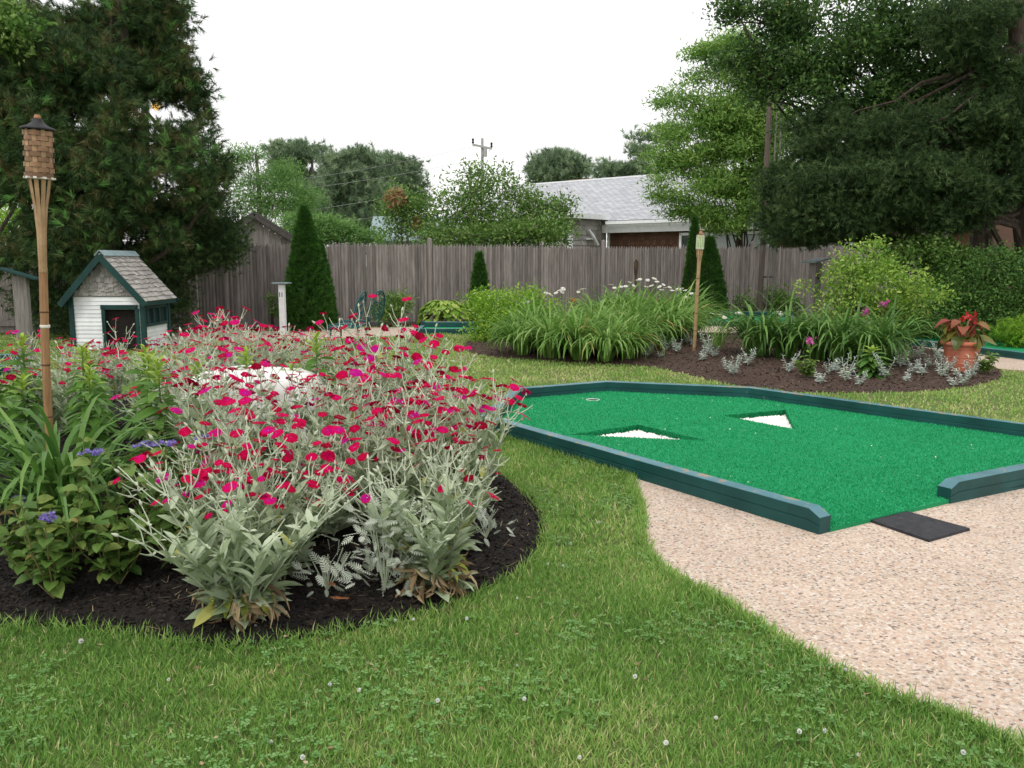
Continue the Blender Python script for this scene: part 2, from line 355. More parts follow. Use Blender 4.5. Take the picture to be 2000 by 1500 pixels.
# ------------------------------------------------------------------ ground layout
def resample(poly, n):
    p = np.asarray(poly)[:, :2]; p = np.vstack([p, p[:1]])
    # closed catmull-rom
    q = []; m = len(p) - 1
    for i in range(m):
        p0, p1, p2, p3 = p[(i - 1) % m], p[i], p[(i + 1) % m], p[(i + 2) % m]
        for t in np.linspace(0, 1, 8, endpoint=False):
            q.append(.5 * ((2 * p1) + (-p0 + p2) * t + (2 * p0 - 5 * p1 + 4 * p2 - p3) * t * t + (-p0 + 3 * p1 - 3 * p2 + p3) * t ** 3))
    return np.array(q)
class Bed:
    def __init__(s, pts, c, H, edge=2.2):
        s.c = np.array(c); s.H = H; s.poly = resample(pts, 0); s.edge = edge
        d = s.poly - s.c; th = np.arctan2(d[:, 1], d[:, 0]); r = np.hypot(d[:, 0], d[:, 1]); o = np.argsort(th)
        s.th = np.concatenate([th[o] - 2 * math.pi, th[o], th[o] + 2 * math.pi]); s.r = np.tile(r[o], 3)
    def Rd(s, th): return np.interp(th, s.th, s.r)
    def z(s, x, y):
        x = np.asarray(x, float); y = np.asarray(y, float)
        dx = x - s.c[0]; dy = y - s.c[1]; t = np.hypot(dx, dy) / s.Rd(np.arctan2(dy, dx))
        h = s.H * (1 - np.clip(t, 0, 1) ** s.edge)
        lump = (vnoise(x, y, 7, 3) - .5) * .035 + (vnoise(x, y, 25, 4) - .5) * .018 + (vnoise(x, y, 70, 5) - .5) * .008
        return .006 + h + lump * np.clip((1 - t) * 8, 0, 1) + .012 * np.clip((1 - t) * 20, 0, 1)
    def mesh(s, name, mat):
        nr, na = 110, 420; a = Acc(); th = np.linspace(-math.pi, math.pi, na, endpoint=False)
        Rr = s.Rd(th); ts = (np.arange(1, nr + 1) / nr) ** .8
        X = s.c[0] + np.outer(ts, Rr * np.cos(th)); Yy = s.c[1] + np.outer(ts, Rr * np.sin(th)); Z = s.z(X, Yy)
        Z[-1] = -.02
        V = np.stack([X, Yy, Z], 2).reshape(-1, 3); V = np.vstack([V, [s.c[0], s.c[1], float(s.z(s.c[0], s.c[1]))]])
        i = np.arange(nr - 1)[:, None]; j = np.arange(na)[None]; k = (j + 1) % na
        Q = np.stack([i * na + j, (i + 1) * na + j, (i + 1) * na + k, i * na + k], 2).reshape(-1, 4)
        a.add(V, Q, .5); T = np.array([[nr * na, q, (q + 1) % na] for q in range(na)]); a.f.append((T, 0))
        return tag(a.build(name, mat, smooth=True), kind='structure')
def gl(lst): return [tuple(G(x, y)[:2]) for x, y in lst]
bedA = Bed(gl([(420, 1266), (560, 1256), (700, 1232), (850, 1200), (960, 1155), (1040, 1105), (1068, 1050), (1058, 1000), (1025, 962), (985, 932)]) +
           [(-.4, 7.0), (-1.0, 8.3), (-2.2, 9.3), (-3.8, 9.4), (-5.5, 8.6), (-6.5, 6.5), (-5.6, 4.5), (-3.9, 3.6), (-2.6, 3.42), (-1.8, 3.4)], (-2.5, 6.0), .24)
bedB = Bed(gl([(903, 682), (925, 692), (960, 698), (1000, 702), (1120, 708), (1250, 716), (1330, 729), (1400, 747), (1480, 758), (1560, 767), (1640, 769), (1750, 767), (1850, 762), (1915, 752), (1957, 737), (1950, 722), (1915, 708), (1860, 692), (1780, 675), (1700, 662), (1600, 656), (1480, 652), (1350, 650), (1200, 647), (1050, 645), (960, 650), (915, 665)]), (3.2, 14.2), .14, 1.6)
bedA.mesh('mulch_bed', M['mulchd']); bedB.mesh('rear_mulch_bed', M['mulchb'])

pathA = np.array(gl([(1262, 940), (1250, 1000), (1253, 1060), (1285, 1110), (1340, 1145), (1400, 1172), (1500, 1240), (1600, 1300), (1700, 1348), (1800, 1385), (1900, 1425), (2000, 1465), (2200, 1560)]) + [(3.5, 1.2), (9, 1.2)])

pathB = np.array(gl([(300, 672), (560, 664), (700, 660), (820, 655), (825, 638), (700, 641), (560, 646), (300, 652)]))
pathC = np.array(gl([(1560, 665), (1780, 676), (1860, 692), (1915, 706), (1952, 722), (2010, 726), (2150, 738), (2150, 705), (2000, 700), (1780, 668), (1560, 650)]))
pathD = np.array(gl([(1330, 650), (1560, 652), (1560, 634), (1330, 636)]))
mulchF = np.array(gl([(250, 652), (500, 645), (700, 640), (1000, 634), (1350, 626), (1700, 614), (1700, 606), (1300, 612), (1000, 620), (700, 627), (480, 634), (250, 640)]))

# mini golf hole geometry ------------------------------------------------------------
BH = .14; BW = .095; CZ = .028
o_near = G(1600, 1046)[:2]
o_t = [G(x, y, BH)[:2] for x, y in [(938, 812), (1003, 757), (1183, 743), (1470, 755), (2000, 826)]]
d_front = G(1500, 976, BH)[:2] - G(996, 830, BH)[:2]
far_dir = o_t[4] - o_t[3]; o_farR = o_t[3] + far_dir * 1.45
r_end = G(1856, 985.5)[:2]; r_in = G(2000, 955)[:2]; r_dir = (r_in - r_end); r_corner = r_end + r_dir * 3.2
outer = [o_near, o_t[0], o_t[1], o_t[2], o_t[3], o_farR, r_corner, r_end]
holepoly = np.array(outer)
_c = resample(pathA[:13], 0)[:-8]
pathA2 = np.vstack([_c, pathA[13:], [[9, r_corner[1]], r_corner + (0, .06), r_end + (-.03, .06), G(1500, 930)[:2]]])
pit1 = [G(1103, 849, CZ)[:2], G(1247, 829, CZ)[:2], G(1387, 861, CZ)[:2]]
pit2 = [G(1406, 811, CZ)[:2], G(1535, 800, CZ)[:2], G(1556, 839, CZ)[:2]]

def sheet(name, poly, z, mat, holes=(), kind='structure', parent=None, build=True, acc=None):
    loops = [[Vector((p[0], p[1], 0)) for p in poly]] + [[Vector((p[0], p[1], 0)) for p in h] for h in holes]
    tris = tessellate_polygon(loops); V = [(v.x, v.y, z) for l in loops for v in l]
    out = []
    for t in tris:
        a, b, c = [np.array(V[i][:2]) for i in t]
        cr = (b[0] - a[0]) * (c[1] - a[1]) - (b[1] - a[1]) * (c[0] - a[0])
        out.append(tuple(t) if cr > 0 else tuple(t)[::-1])
    a = acc or Acc(); a.add(V, out)
    if acc: return
    o = a.build(name, mat, parent)
    if kind: tag(o, kind=kind)
    return o
big = [(-150, -20), (150, -20), (150, 260), (-150, 260)]
sheet('lawn', big, 0, M['lawn'], [pit1, pit2])
sheet('path', pathA2, .005, M['path']); sheet('garden_path', pathB, .005, M['path']); sheet('side_path', pathC, .009, M['path']); sheet('middle_path', pathD, .005, M['path'])
sheet('fence_border_soil', mulchF, .007, M['mulchb'])

# ------------------------------------------------------------------ the putting hole
def beam_segment(acc, a, b, ma, mb, h, w, endcut_a=False, endcut_b=False, z0=0.0):
    """outer edge a->b, inward normal to the left; ma/mb are inner corner offsets (mitred)"""
    prof = [(0, 0), (0, .47), (.05, .49), (.05, .52), (0, .54), (0, .97), (.04, 1), (.96, 1), (1, .97), (1, .54), (.95, .52), (.95, .49), (1, .47), (1, 0)]
    secs = []
    a = np.array(a); b = np.array(b); L = np.linalg.norm(b - a); t = (b - a) / L
    def sec(o, inn, hh): return [(*(o + (inn - o) * u), z0 + hh * v) for u, v in prof]
    A, Bq = a, b; iA, iB = ma, mb
    if endcut_a:
        secs.append(sec(A, iA, h * .72)); secs.append(sec(A + t * .075, iA + t * .075, h))
    else: secs.append(sec(A, iA, h))
    n = max(2, int(L / .5))
    for k in range(1, n):
        u = k / n; jit = rng.normal(0, .0012); secs.append(sec(A + (Bq - A) * u + jit, iA + (iB - iA) * u + jit, h + rng.normal(0, .0008)))
    if endcut_b:
        secs.append(sec(Bq - t * .075, iB - t * .075, h)); secs.append(sec(Bq, iB, h * .72))
    else: secs.append(sec(Bq, iB, h))
    k = len(prof); V = np.array([p for s_ in secs for p in s_]); fs = []; ft = []
    for i in range(len(secs) - 1):
        for j in range(k):
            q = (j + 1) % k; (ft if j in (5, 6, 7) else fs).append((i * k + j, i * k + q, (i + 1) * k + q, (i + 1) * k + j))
    fs.append(tuple(range(k))[::-1]); fs.append(tuple((len(secs) - 1) * k + j for j in range(k)))
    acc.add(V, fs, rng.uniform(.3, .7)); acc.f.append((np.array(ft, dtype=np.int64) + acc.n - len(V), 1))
def inner_pts(pts, w, closed):
    n = len(pts); res = []
    c = np.mean(pts, axis=0)
    area = sum(pts[i][0] * pts[(i + 1) % n][1] - pts[(i + 1) % n][0] * pts[i][1] for i in range(n)); sgn = 1 if area > 0 else -1
    for i in range(n):
        def nrm(a, b):
            t = (b - a) / np.linalg.norm(b - a); return np.array([-t[1], t[0]]) * sgn
        if not closed and i == 0: res.append(pts[0] + nrm(pts[0], pts[1]) * w); continue
        if not closed and i == n - 1: res.append(pts[-1] + nrm(pts[-2], pts[-1]) * w); continue
        n1 = nrm(pts[i - 1], pts[i]); n2 = nrm(pts[i], pts[(i + 1) % n]); m = n1 + n2; m /= np.linalg.norm(m)
        res.append(pts[i] + m * w / max(.3, np.dot(m, n1)))
    return res
hroot = empty('putting_hole', (float(o_near[0]), float(o_near[1]), 0), 'large bright green putting hole with angled teal board border and two sunken white gravel triangles', 'mini golf hole')
ho = np.array([o_near[0], o_near[1], 0])
inn = inner_pts(outer, BW, False)
segs = [(i, i + 1) for i in range(len(outer) - 1)]
for i, j in segs:
    a = Acc(); beam_segment(a, outer[i], outer[j], inn[i], inn[j], BH, BW, endcut_a=(i == 0), endcut_b=(j == len(outer) - 1))
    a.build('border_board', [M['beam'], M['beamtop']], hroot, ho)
# carpet incl. pit walls
ca = Acc()
cpoly = [inn[k] + (outer[k] - inn[k]) * .3 for k in range(len(inn))]
cpoly[0] = inn[0] + (outer[0] - inn[0]) * .02; cpoly[-1] = inn[-1] + (outer[-1] - inn[-1]) * .9
cpoly[0] = cpoly[0] + (cpoly[0] - cpoly[1]) / np.linalg.norm(cpoly[0] - cpoly[1]) * .004
sheet('x', cpoly, CZ, None, [pit1, pit2], acc=ca)
n = len(cpoly)
for i in range(n):
    p, q = cpoly[i], cpoly[(i + 1) % n]; ca.add([(*p, CZ), (*q, CZ), (*q, .001), (*p, .001)], [(0, 1, 2, 3)])
PD = -.058
for pit in (pit1, pit2):
    for i in range(3):
        p, q = pit[i], pit[(i + 1) % 3]; ca.add([(*p, CZ), (*q, CZ), (*q, PD), (*p, PD)], [(0, 1, 2, 3)])
ca.build('carpet', M['turf'], hroot, ho)
# carpet fibres
def tri_area(t): return abs((t[1][0] - t[0][0]) * (t[2][1] - t[0][1]) - (t[2][0] - t[0][0]) * (t[1][1] - t[0][1])) / 2
fb = Acc(); nf = 90000
lo = np.min(cpoly, axis=0); hi = np.max(cpoly, axis=0); hi = np.minimum(hi, [5.5, 11])
x = rng.uniform(lo[0], hi[0], nf * 2); y = lo[1] + (hi[1] - lo[1]) * rng.uniform(0, 1, nf * 2) ** 1.6
k = inside(cpoly, x, y) & ~inside(pit1, x, y) & ~inside(pit2, x, y) & (x < y * .62 + .1); x = x[k]; y = y[k]
d = unit(len(x)) * .45 + [0, 0, 1]; s = rng.uniform(.007, .012, len(x)) * (1 + y * .04)
tv = [(-.35, 0, 0), (.35, 0, 0), (0, 1, 0)]
fb.scatter(tv, [(0, 1, 2)], frames(d, rng.uniform(0, 6.28, len(x))) * s[:, None, None], np.stack([x, y, np.full(len(x), CZ)], 1), rng.uniform(0, 1, len(x)))
# fuzz along pit rims and walls
for pit in (pit1, pit2):
    for i in range(3):
        p, q = pit[i], pit[(i + 1) % 3]; m = 2600; u = rng.uniform(0, 1, m)[:, None]; c3 = p + (q - p) * u
        z = rng.uniform(PD, CZ, m); d = unit(m) * .6; cc = np.mean(pit, axis=0); dd = cc - c3; dd /= np.linalg.norm(dd, axis=1)[:, None]; d[:, :2] += dd * .8
        fb.scatter(tv, [(0, 1, 2)], frames(d, rng.uniform(0, 6.28, m)) * .012, np.stack([c3[:, 0], c3[:, 1], z], 1), rng.uniform(0, .6, m))
M['fibre'] = leafmat('carpet_fibre', [(0, (.007, .25, .085)), (.5, (.016, .39, .15)), (1, (.05, .52, .23))], .15, .6)
o = fb.build('carpet_pile', M['fibre'], hroot, ho); o['kind'] = 'stuff'
# gravel
def pebbles(name, pit, parent, org):
    a = Acc(); cc = np.mean(pit, axis=0)
    ph = (1 + 5 ** .5) / 2
    V = np.array([(-1, ph, 0), (1, ph, 0), (-1, -ph, 0), (1, -ph, 0), (0, -1, ph), (0, 1, ph), (0, -1, -ph), (0, 1, -ph), (ph, 0, -1), (ph, 0, 1), (-ph, 0, -1), (-ph, 0, 1)]) / 1.9
    Fi = [(0, 11, 5), (0, 5, 1), (0, 1, 7), (0, 7, 10), (0, 10, 11), (1, 5, 9), (5, 11, 4), (11, 10, 2), (10, 7, 6), (7, 1, 8), (3, 9, 4), (3, 4, 2), (3, 2, 6), (3, 6, 8), (3, 8, 9), (4, 9, 5), (2, 4, 11), (6, 2, 10), (8, 6, 7), (9, 8, 1)]
    m = 2600; w = rng.dirichlet((1, 1, 1), m); xy = w @ np.array(pit); xy = cc + (xy - cc) * .97
    s = rng.uniform(.009, .017, m); z = PD + .018 + rng.uniform(0, .016, m)
    Rm = frames(unit(m), rng.uniform(0, 6.28, m)) * s[:, None, None]; Rm = Rm * np.array([1, .8, .65])[None, None, :]
    a.scatter(V, Fi, Rm, np.stack([xy[:, 0], xy[:, 1], z], 1), rng.uniform(.3, .8, m))
    fl = [(*(cc + (np.array(p) - cc) * 1.0), PD + .012) for p in pit]; a.add(fl, [(0, 1, 2)] if tri_area(pit) > 0 else [(0, 2, 1)], .5)
    o = a.build(name, M['pebble'], parent, org); o['kind'] = 'stuff'
pebbles('white_gravel', pit1, hroot, ho); pebbles('white_gravel', pit2, hroot, ho)
sp2 = Acc(); m = 40; x = rng.uniform(.2, 4.5, m * 4); y = rng.uniform(5.0, 9.5, m * 4); k = inside(cpoly, x, y) & ~inside(pit1, x, y) & ~inside(pit2, x, y); x = x[k][:m]; y = y[k][:m]; m = len(x)
sp2.scatter([(-.5, -.5, 0), (.5, -.4, 0), (.4, .5, 0), (-.4, .45, 0), (0, 0, .5)], [(0, 1, 4), (1, 2, 4), (2, 3, 4), (3, 0, 4)], frames(np.stack([rng.normal(0, 1, m), rng.normal(0, 1, m), np.zeros(m)], 1)) * rng.uniform(.006, .014, m)[:, None, None], np.stack([x, y, np.full(m, CZ + .004)], 1), rng.uniform(0, 1, m))
o = sp2.build('stray_pebbles', M['pebble'], hroot, ho); o['kind'] = 'stuff'
cup = G(1158, 781, CZ)
a = Acc(); a.lathe([(.058, CZ + .001), (.062, CZ + .006), (.072, CZ + .006), (.074, CZ + .001)], 28, (cup[0], cup[1], 0)); 
c_ = a.build('cup_rim', M['whitepaint'], hroot, ho)
a = Acc(); a.lathe([(.057, CZ + .0015), (.0571, CZ + .0025)], 28, (cup[0], cup[1], 0)); a.build('cup', M['blackmetal'], hroot, ho)
# mat
mc = [G(*p, .012)[:2] for p in ((1689, 1014), (1763, 998), (1895, 1034), (1814, 1057))]
a = Acc(); bt = [(*p, .006) for p in mc]; tp = [(*(np.mean(mc, 0) + (p - np.mean(mc, 0)) * .985), .02) for p in mc]
a.add(bt + tp, [(4, 7, 6, 5), (0, 1, 5, 4), (1, 2, 6, 5), (2, 3, 7, 6), (3, 0, 4, 7)])
cc = np.mean(mc, 0)
for k in range(5):
    q = cc + (mc[0] - cc) * rng.uniform(-.5, .5) + (mc[1] - cc) * rng.uniform(-.5, .5); a.lathe([(.009, .0201), (.008, .0212)], 10, (q[0], q[1], 0), rnd=0)
o = a.build('tee_mat', M['rubber'], None, (cc[0], cc[1], 0)); tag(o, 'black rectangular rubber tee mat lying on gravel path at open end of green hole', 'mat')

def small_hole(name, label, front_l, front_r, back_r, back_l, parts_z=.11, grp=None):
    pts = [G(*front_l)[:2], G(*front_r)[:2], G(*back_r, .12)[:2], G(*back_l, .12)[:2]]
    root = empty(name, (*pts[0], 0), label, 'mini golf hole', grp); og = np.array([*pts[0], 0])
    ii = inner_pts(pts, .1, True)
    for k in range(4):
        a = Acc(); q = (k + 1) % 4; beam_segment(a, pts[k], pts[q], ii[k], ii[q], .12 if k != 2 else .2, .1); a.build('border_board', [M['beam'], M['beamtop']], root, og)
    a = Acc(); a.add([(*p, .085) for p in ii], [(0, 1, 2, 3)]); a.build('carpet', M['turf'], root, og)
    return root
small_hole('putting_hole', 'small teal bordered putting hole beside the hosta by the fence', (812, 653), (1010, 653), (1005, 636), (822, 635))
small_hole('putting_hole', 'teal bordered putting hole behind the bamboo torch with green canister', (1372, 637), (1560, 640), (1550, 616), (1372, 613))
small_hole('putting_hole', 'long teal bordered putting hole running behind the terracotta pot', (1745, 671), (2090, 716), (2080, 676), (1745, 643))
small_hole('putting_hole', 'teal bordered putting hole at the left picture edge behind the flower bed', (-80, 748), (60, 722), (60, 700), (-80, 706))

# ------------------------------------------------------------------ grass
def grass_field(acc, cl, n, y0, y1, h, w, pw=1.0):
    y = (rng.uniform(y0 ** 2, y1 ** 2, n)) ** .5; x = rng.uniform(-1, 1, n) * (y * .63 + .35)
    wob = (vnoise(x, y, 9, 11) - .5) * .05 * 2; xx = x + wob; yy = y + (vnoise(x, y, 9, 12) - .5) * .1
    k = ~(inside(bedA.poly, xx, yy) | inside(bedB.poly, xx, yy) | inside(pathA2, xx, yy) | inside(pathB, x, y) | inside(pathC, x, y) | inside(pathD, x, y) | inside(mulchF, x, y) | inside(holepoly, x, y))
    x = x[k]; y = y[k]; m = len(x)
    pn = vnoise(x, y, 1.3, 21) * .6 + vnoise(x, y, 4.5, 22) * .4
    hh = h * rng.uniform(.5, 1.25, m) * (.7 + .6 * vnoise(x, y, 3, 23)); 
    lean = rng.normal(0, .45, (m, 2)); d = np.stack([lean[:, 0], lean[:, 1], np.ones(m)], 1)
    yel = np.clip((y - 4.5) / 6, 0, 1) * .22
    rnd = np.clip(.08 + pn * .62 + yel + rng.normal(0, .16, m), 0, 1); dry = rng.uniform(0, 1, m) < .06 + .07 * (pn > .55); rnd[dry] = rng.uniform(.85, 1, dry.sum())
    Rm = frames(d, rng.uniform(0, 6.28, m)); sc = np.stack([w * rng.uniform(.7, 1.4, m), hh, hh], 1); Rm = Rm * sc[:, None, :]
    tv = [(-.5, 0, 0), (.5, 0, 0), (.4, .55, .06), (-.4, .55, .06), (0, 1, .32)]
    acc.scatter(tv, [(0, 1, 2, 3), (3, 2, 4)], Rm, np.stack([x, y, np.zeros(m)], 1), rnd)
ga = Acc()
grass_field(ga, None, 150000, 2.1, 4.4, .041, .0040)
grass_field(ga, None, 150000, 4.4, 8.2, .044, .0065)
grass_field(ga, None, 190000, 8.2, 21, .04, .013)
# longer blades along edges
def edge_blades(acc, poly, n, h, ymax=7, out=.03, closed=True):
    poly = np.asarray(poly); seg = np.roll(poly, -1, 0) - poly
    if not closed: seg[-1] = 0
    L = np.linalg.norm(seg, axis=1) + 1e-12; idx = rng.choice(len(poly), n, p=L / L.sum()); u = rng.uniform(0, 1, n)[:, None]
    p = poly[idx] + seg[idx] * u; nn = np.stack([seg[idx][:, 1], -seg[idx][:, 0]], 1) / L[idx][:, None]
    p = p + nn * rng.normal(0.0, out, n)[:, None]; k = (p[:, 1] < ymax) & (p[:, 1] > 2) & (np.abs(p[:, 0]) < p[:, 1] * .63 + .3) & ~inside(holepoly, p[:, 0], p[:, 1])
    p = p[k]; m = len(p); hh = h * rng.uniform(.5, 1.3, m)
    d = np.concatenate([rng.normal(0, .5, (m, 2)), np.ones((m, 1))], 1); Rm = frames(d, rng.uniform(0, 6.28, m)) * np.stack([np.full(m, .005), hh, hh], 1)[:, None, :]
    acc.scatter([(-.5, 0, 0), (.5, 0, 0), (.4, .55, .06), (-.4, .55, .06), (0, 1, .32)], [(0, 1, 2, 3), (3, 2, 4)], Rm, np.stack([p[:, 0], p[:, 1], np.zeros(m)], 1), np.clip(rng.normal(.45, .2, m), 0, 1))
edge_blades(ga, bedA.poly, 9000, .06)
edge_blades(ga, pathA2[:-6], 5500, .055, 7, .02, False)
edge_blades(ga, np.array([outer[0] + (outer[1] - outer[0]) * .42, outer[1], outer[1] + [-.01, 0]]), 2600, .055, 10, .012, False)
tag(ga.build('grass', M['grass']), 'short mown green lawn grass with yellower patches', 'grass', kind='stuff')
# clover
cl = Acc(); n = 26000
y = rng.uniform(2.15 ** 2, 6.5 ** 2, n) ** .5; x = rng.uniform(-1, 1, n) * (y * .63 + .3)
dn = vnoise(x, y, 2.2, 31) * .6 + vnoise(x, y, 7, 32) * .4
k = (dn > .60 + rng.uniform(-.12, .12, n)) & ~(inside(bedA.poly, x, y) | inside(pathA2, x, y) | inside(holepoly, x, y))
x = x[k]; y = y[k]; m = len(x)
d = np.concatenate([rng.normal(0, 1, (m, 2)), rng.normal(0.1, .25, (m, 1))], 1); s = rng.uniform(.009, .017, m)
tv = []; tf = []
for q in range(3):
    th = q * 2.094; rot = lambda px, py: (px * math.cos(th) - py * math.sin(th), px * math.sin(th) + py * math.cos(th))
    b0 = len(tv)
    for px, py, pz in ((0, .05, 0), (.42, .5, .12), (.34, .95, .1), (0, .9, .02), (-.34, .95, .1), (-.42, .5, .12)):
        rx, ry = rot(px, py); tv.append((rx, ry, pz))
    tf += [(b0, b0 + 1, b0 + 2, b0 + 3), (b0, b0 + 3, b0 + 4, b0 + 5)]
cl.scatter(tv, tf, frames(d) * s[:, None, None], np.stack([x, y, rng.uniform(.018, .038, m)], 1), rng.uniform(0, 1, m))
tag(cl.build('clover', M['clover']), 'low clover leaves spread through the near lawn', 'clover', kind='stuff')
# clover flowers: individual heads
proto = None
cfs = [(160, 1262), (500, 1228), (772, 1214), (808, 1210), (912, 1213), (1010, 1166), (1115, 1062), (1100, 1105), (1070, 1100), (1010, 1300), (1024, 1372), (645, 1343), (702, 1354), (1398, 1407), (1650, 1312), (592, 1490), (530, 1452), (1132, 1485), (1560, 1440), (1675, 1478), (1300, 1462), (1170, 1020), (855, 1376), (1610, 1435), (330, 1330), (1880, 1480), (1240, 1330)]
for q, (px, py) in enumerate(cfs):
    g = G(px, py + 12)
    if proto is None:
        root = empty('clover_flower', g, 'small round white clover blossom standing in the lawn grass', 'clover flower', 'white clover blossoms in the lawn')
        a = Acc(); a.tube([(0, 0, 0), (.002, 0, .02), (0, .003, .042)], .0011, 5); a.build('stem', M['stemg'], root)
        a = Acc(); m = 70; dd = unit(m); dd[:, 2] = dd[:, 2] * .9 + .05; dd *= rng.uniform(.6, 1.2, (m, 1))
        a.scatter([(-.35, 0, 0), (.35, 0, 0), (.2, .8, 0), (-.2, .8, 0)], [(0, 1, 2, 3)], frames(dd, rng.uniform(0, 6, m)) * .0095, np.tile([0, 0, .046], (m, 1)) + dd * .002, rng.uniform(0, 1, m))
        a.build('blossom', M['white_petal'], root); proto = root; pk = kids(root)
    else: copy_tree(proto, g, rng.uniform(0, 6), rng.uniform(.5, .9), ch=pk)

# ------------------------------------------------------------------ mulch chips
def chips(name, bed, n, mat, label, xr, yr, smin, smax):
    x = rng.uniform(*xr, n); y = rng.uniform(*yr, n); k = inside(bed.poly, x, y); x = x[k]; y = y[k]; m = len(x)
    d = np.concatenate([rng.normal(0, 1, (m, 2)), rng.normal(0, .35, (m, 1))], 1); s = rng.uniform(smin, smax, m)
    tv = [(-.22, -.5, 0), (.25, -.45, .04), (.2, .5, .02), (-.18, .45, .05)]
    a = Acc(); a.scatter(tv, [(0, 1, 2, 3)], frames(d, rng.normal(0, .5, m)) * s[:, None, None], np.stack([x, y, bed.z(x, y) + .003], 1), rng.uniform(0, 1, m))
    tag(a.build(name, mat), label, 'mulch', kind='stuff')
chips('bark_chips', bedA, 60000, M['chipd'], 'dark shredded bark chips covering the round flower bed', (-3.4, .4), (3.3, 7), .008, .03)
chips('rear_bark_chips', bedB, 30000, M['chipb'], 'brown shredded bark chips covering the rear flower bed', (-1, 8), (9.5, 16), .015, .045)
# pale straw bits in front bed
a = Acc(); m = 700; x = rng.uniform(-2.6, .3, m); y = rng.uniform(3.35, 5.5, m); k = inside(bedA.poly, x, y); x = x[k]; y = y[k]; m = len(x)
d = np.concatenate([rng.normal(0, 1, (m, 2)), rng.normal(0, .2, (m, 1))], 1)
a.scatter([(-.03, -.5, 0), (.03, -.5, 0), (.02, .5, .05), (-.02, .5, .05)], [(0, 1, 2, 3)], frames(d) * rng.uniform(.02, .06, m)[:, None, None], np.stack([x, y, bedA.z(x, y) + .008], 1), rng.uniform(.2, 1, m))
tag(a.build('straw_bits', M['deadleaf']), 'thin dry straw bits strewn over dark mulch', 'straw', kind='stuff')
#PART2

# scattered litter on lawn and path
a = Acc(); m = 420; y = rng.uniform(2.3 ** 2, 9 ** 2, m) ** .5; x = rng.uniform(-1, 1, m) * y * .62; k = ~(inside(bedA.poly, x, y) | inside(holepoly, x, y) | inside(bedB.poly, x, y)); x = x[k]; y = y[k]; m = len(x)
on = inside(pathA2, x, y); z = np.where(on, .010, .034); d = np.concatenate([rng.normal(0, 1, (m, 2)), rng.normal(0, .15, (m, 1))], 1)
a.scatter([(0, -.5, 0), (.28, -.1, .1), (.12, .45, .02), (-.2, .2, .12), (-.25, -.25, 0)], [(0, 1, 2, 3, 4)], frames(d, rng.normal(0, .3, m)) * (rng.uniform(.006, .028, m) * np.where(on, .6, 1))[:, None, None], np.stack([x, y, z], 1), rng.uniform(0, 1, m))
tag(a.build('leaf_litter', M['deadleaf']), 'tiny brown leaf fragments scattered over lawn and gravel path', 'leaf litter', kind='stuff')

# ================================================================== PLANTS
def leaf_tpl(w=.35, segs=4, droop=.25, fold=.12, base=.15, peak=.5, tip=0.0, wave=0):
    V = []; Fc = []
    for i in range(segs + 1):
        t = i / segs
        wd = w * (base + (1 - base) * math.sin(math.pi * min(1, (t / peak) * .5 if t < peak else .5 + .5 * (t - peak) / (1 - peak))) ** .8) if 0 < i < segs else w * (base if i == 0 else tip)
        z = -droop * t * t; yv = t * (1 - .25 * droop * t); f = fold * wd
        V += [(-wd / 2, yv, z + f + wave * math.sin(i * 2.1)), (0, yv, z), (wd / 2, yv, z + f - wave * math.sin(i * 1.7))]
    for i in range(segs):
        a = i * 3; Fc += [(a, a + 1, a + 4, a + 3), (a + 1, a + 2, a + 5, a + 4)]
    return V, Fc
KITE = ([(0, 0, 0), (-.25, .45, .05), (0, 1, -.06), (.25, .45, .05)], [(0, 3, 2), (0, 2, 1)])
LANCE = leaf_tpl(.26, 4, .3, .15, .3, .4)
OVAL = leaf_tpl(.5, 4, .3, .15, .15, .45)

def add_leaves(acc, tpl, pos, dirs, size, rnd, roll=.4, wide=1.0, mi=0):
    pos = np.asarray(pos, float); n = len(pos)
    if n == 0: return
    Rm = frames(np.asarray(dirs, float), rng.normal(0, roll, n)) * (np.asarray(size) * np.ones(n))[:, None, None]
    if wide != 1.0: Rm = Rm * np.array([wide, 1, 1])[None, None, :]
    acc.scatter(tpl[0], tpl[1], Rm, pos, np.clip(rnd, 0, 1) * np.ones(n), mi)

# ---- rose campion
def flower_mesh(var, r=.025, calyx=True):
    a = Acc(); base = [.12, .42, .66, .80, .3][var]
    for q in range(5):
        th = q * 1.2566 + rng.normal(0, .08); pts = []
        ra = r * rng.uniform(.9, 1.08)
        for (u, v, w_) in ((0, 0, 0), (.40, -.36, .10), (.86, -.60, .02), (1.04, -.22, -.06), (.97, 0, .03), (1.04, .22, -.04), (.86, .60, .04), (.40, .36, .10)):
            z = w_ + rng.normal(0, .05); pts.append((ra * (u * math.cos(th) - v * math.sin(th)), ra * (u * math.sin(th) + v * math.cos(th)), ra * z))
        c = len(pts); pts.append((ra * .6 * math.cos(th), ra * .6 * math.sin(th), ra * .10))
        a.add(pts, [(c, i, (i + 1) % 8) for i in range(8)], np.clip(base + rng.normal(0, .13, 9) + np.array([.28, .1, -.05, -.16, .05, -.16, -.05, .1, .16]), 0, 1))
    if calyx: a.lathe([(.0012, -.020), (.0042, -.016), (.0048, -.009), (.003, -.001)], 7, mi=1, rnd=.6)
    o = a.build('flower', [M['petal'], M['campstem']]); me = o.data; bpy.data.objects.remove(o); return me
FLW = [flower_mesh(i % 5, .027 * s) for i, s in enumerate((1, 1.08, .95, 1.0, .8, 1.05, .9, .75))]
def bud_mesh():
    a = Acc(); a.lathe([(.0016, 0), (.0058, .005), (.0064, .012), (.0038, .020), (.0012, .027)], 7, rnd=.7); o = a.build('bud', M['campstem'], smooth=True); me = o.data; bpy.data.objects.remove(o); return me
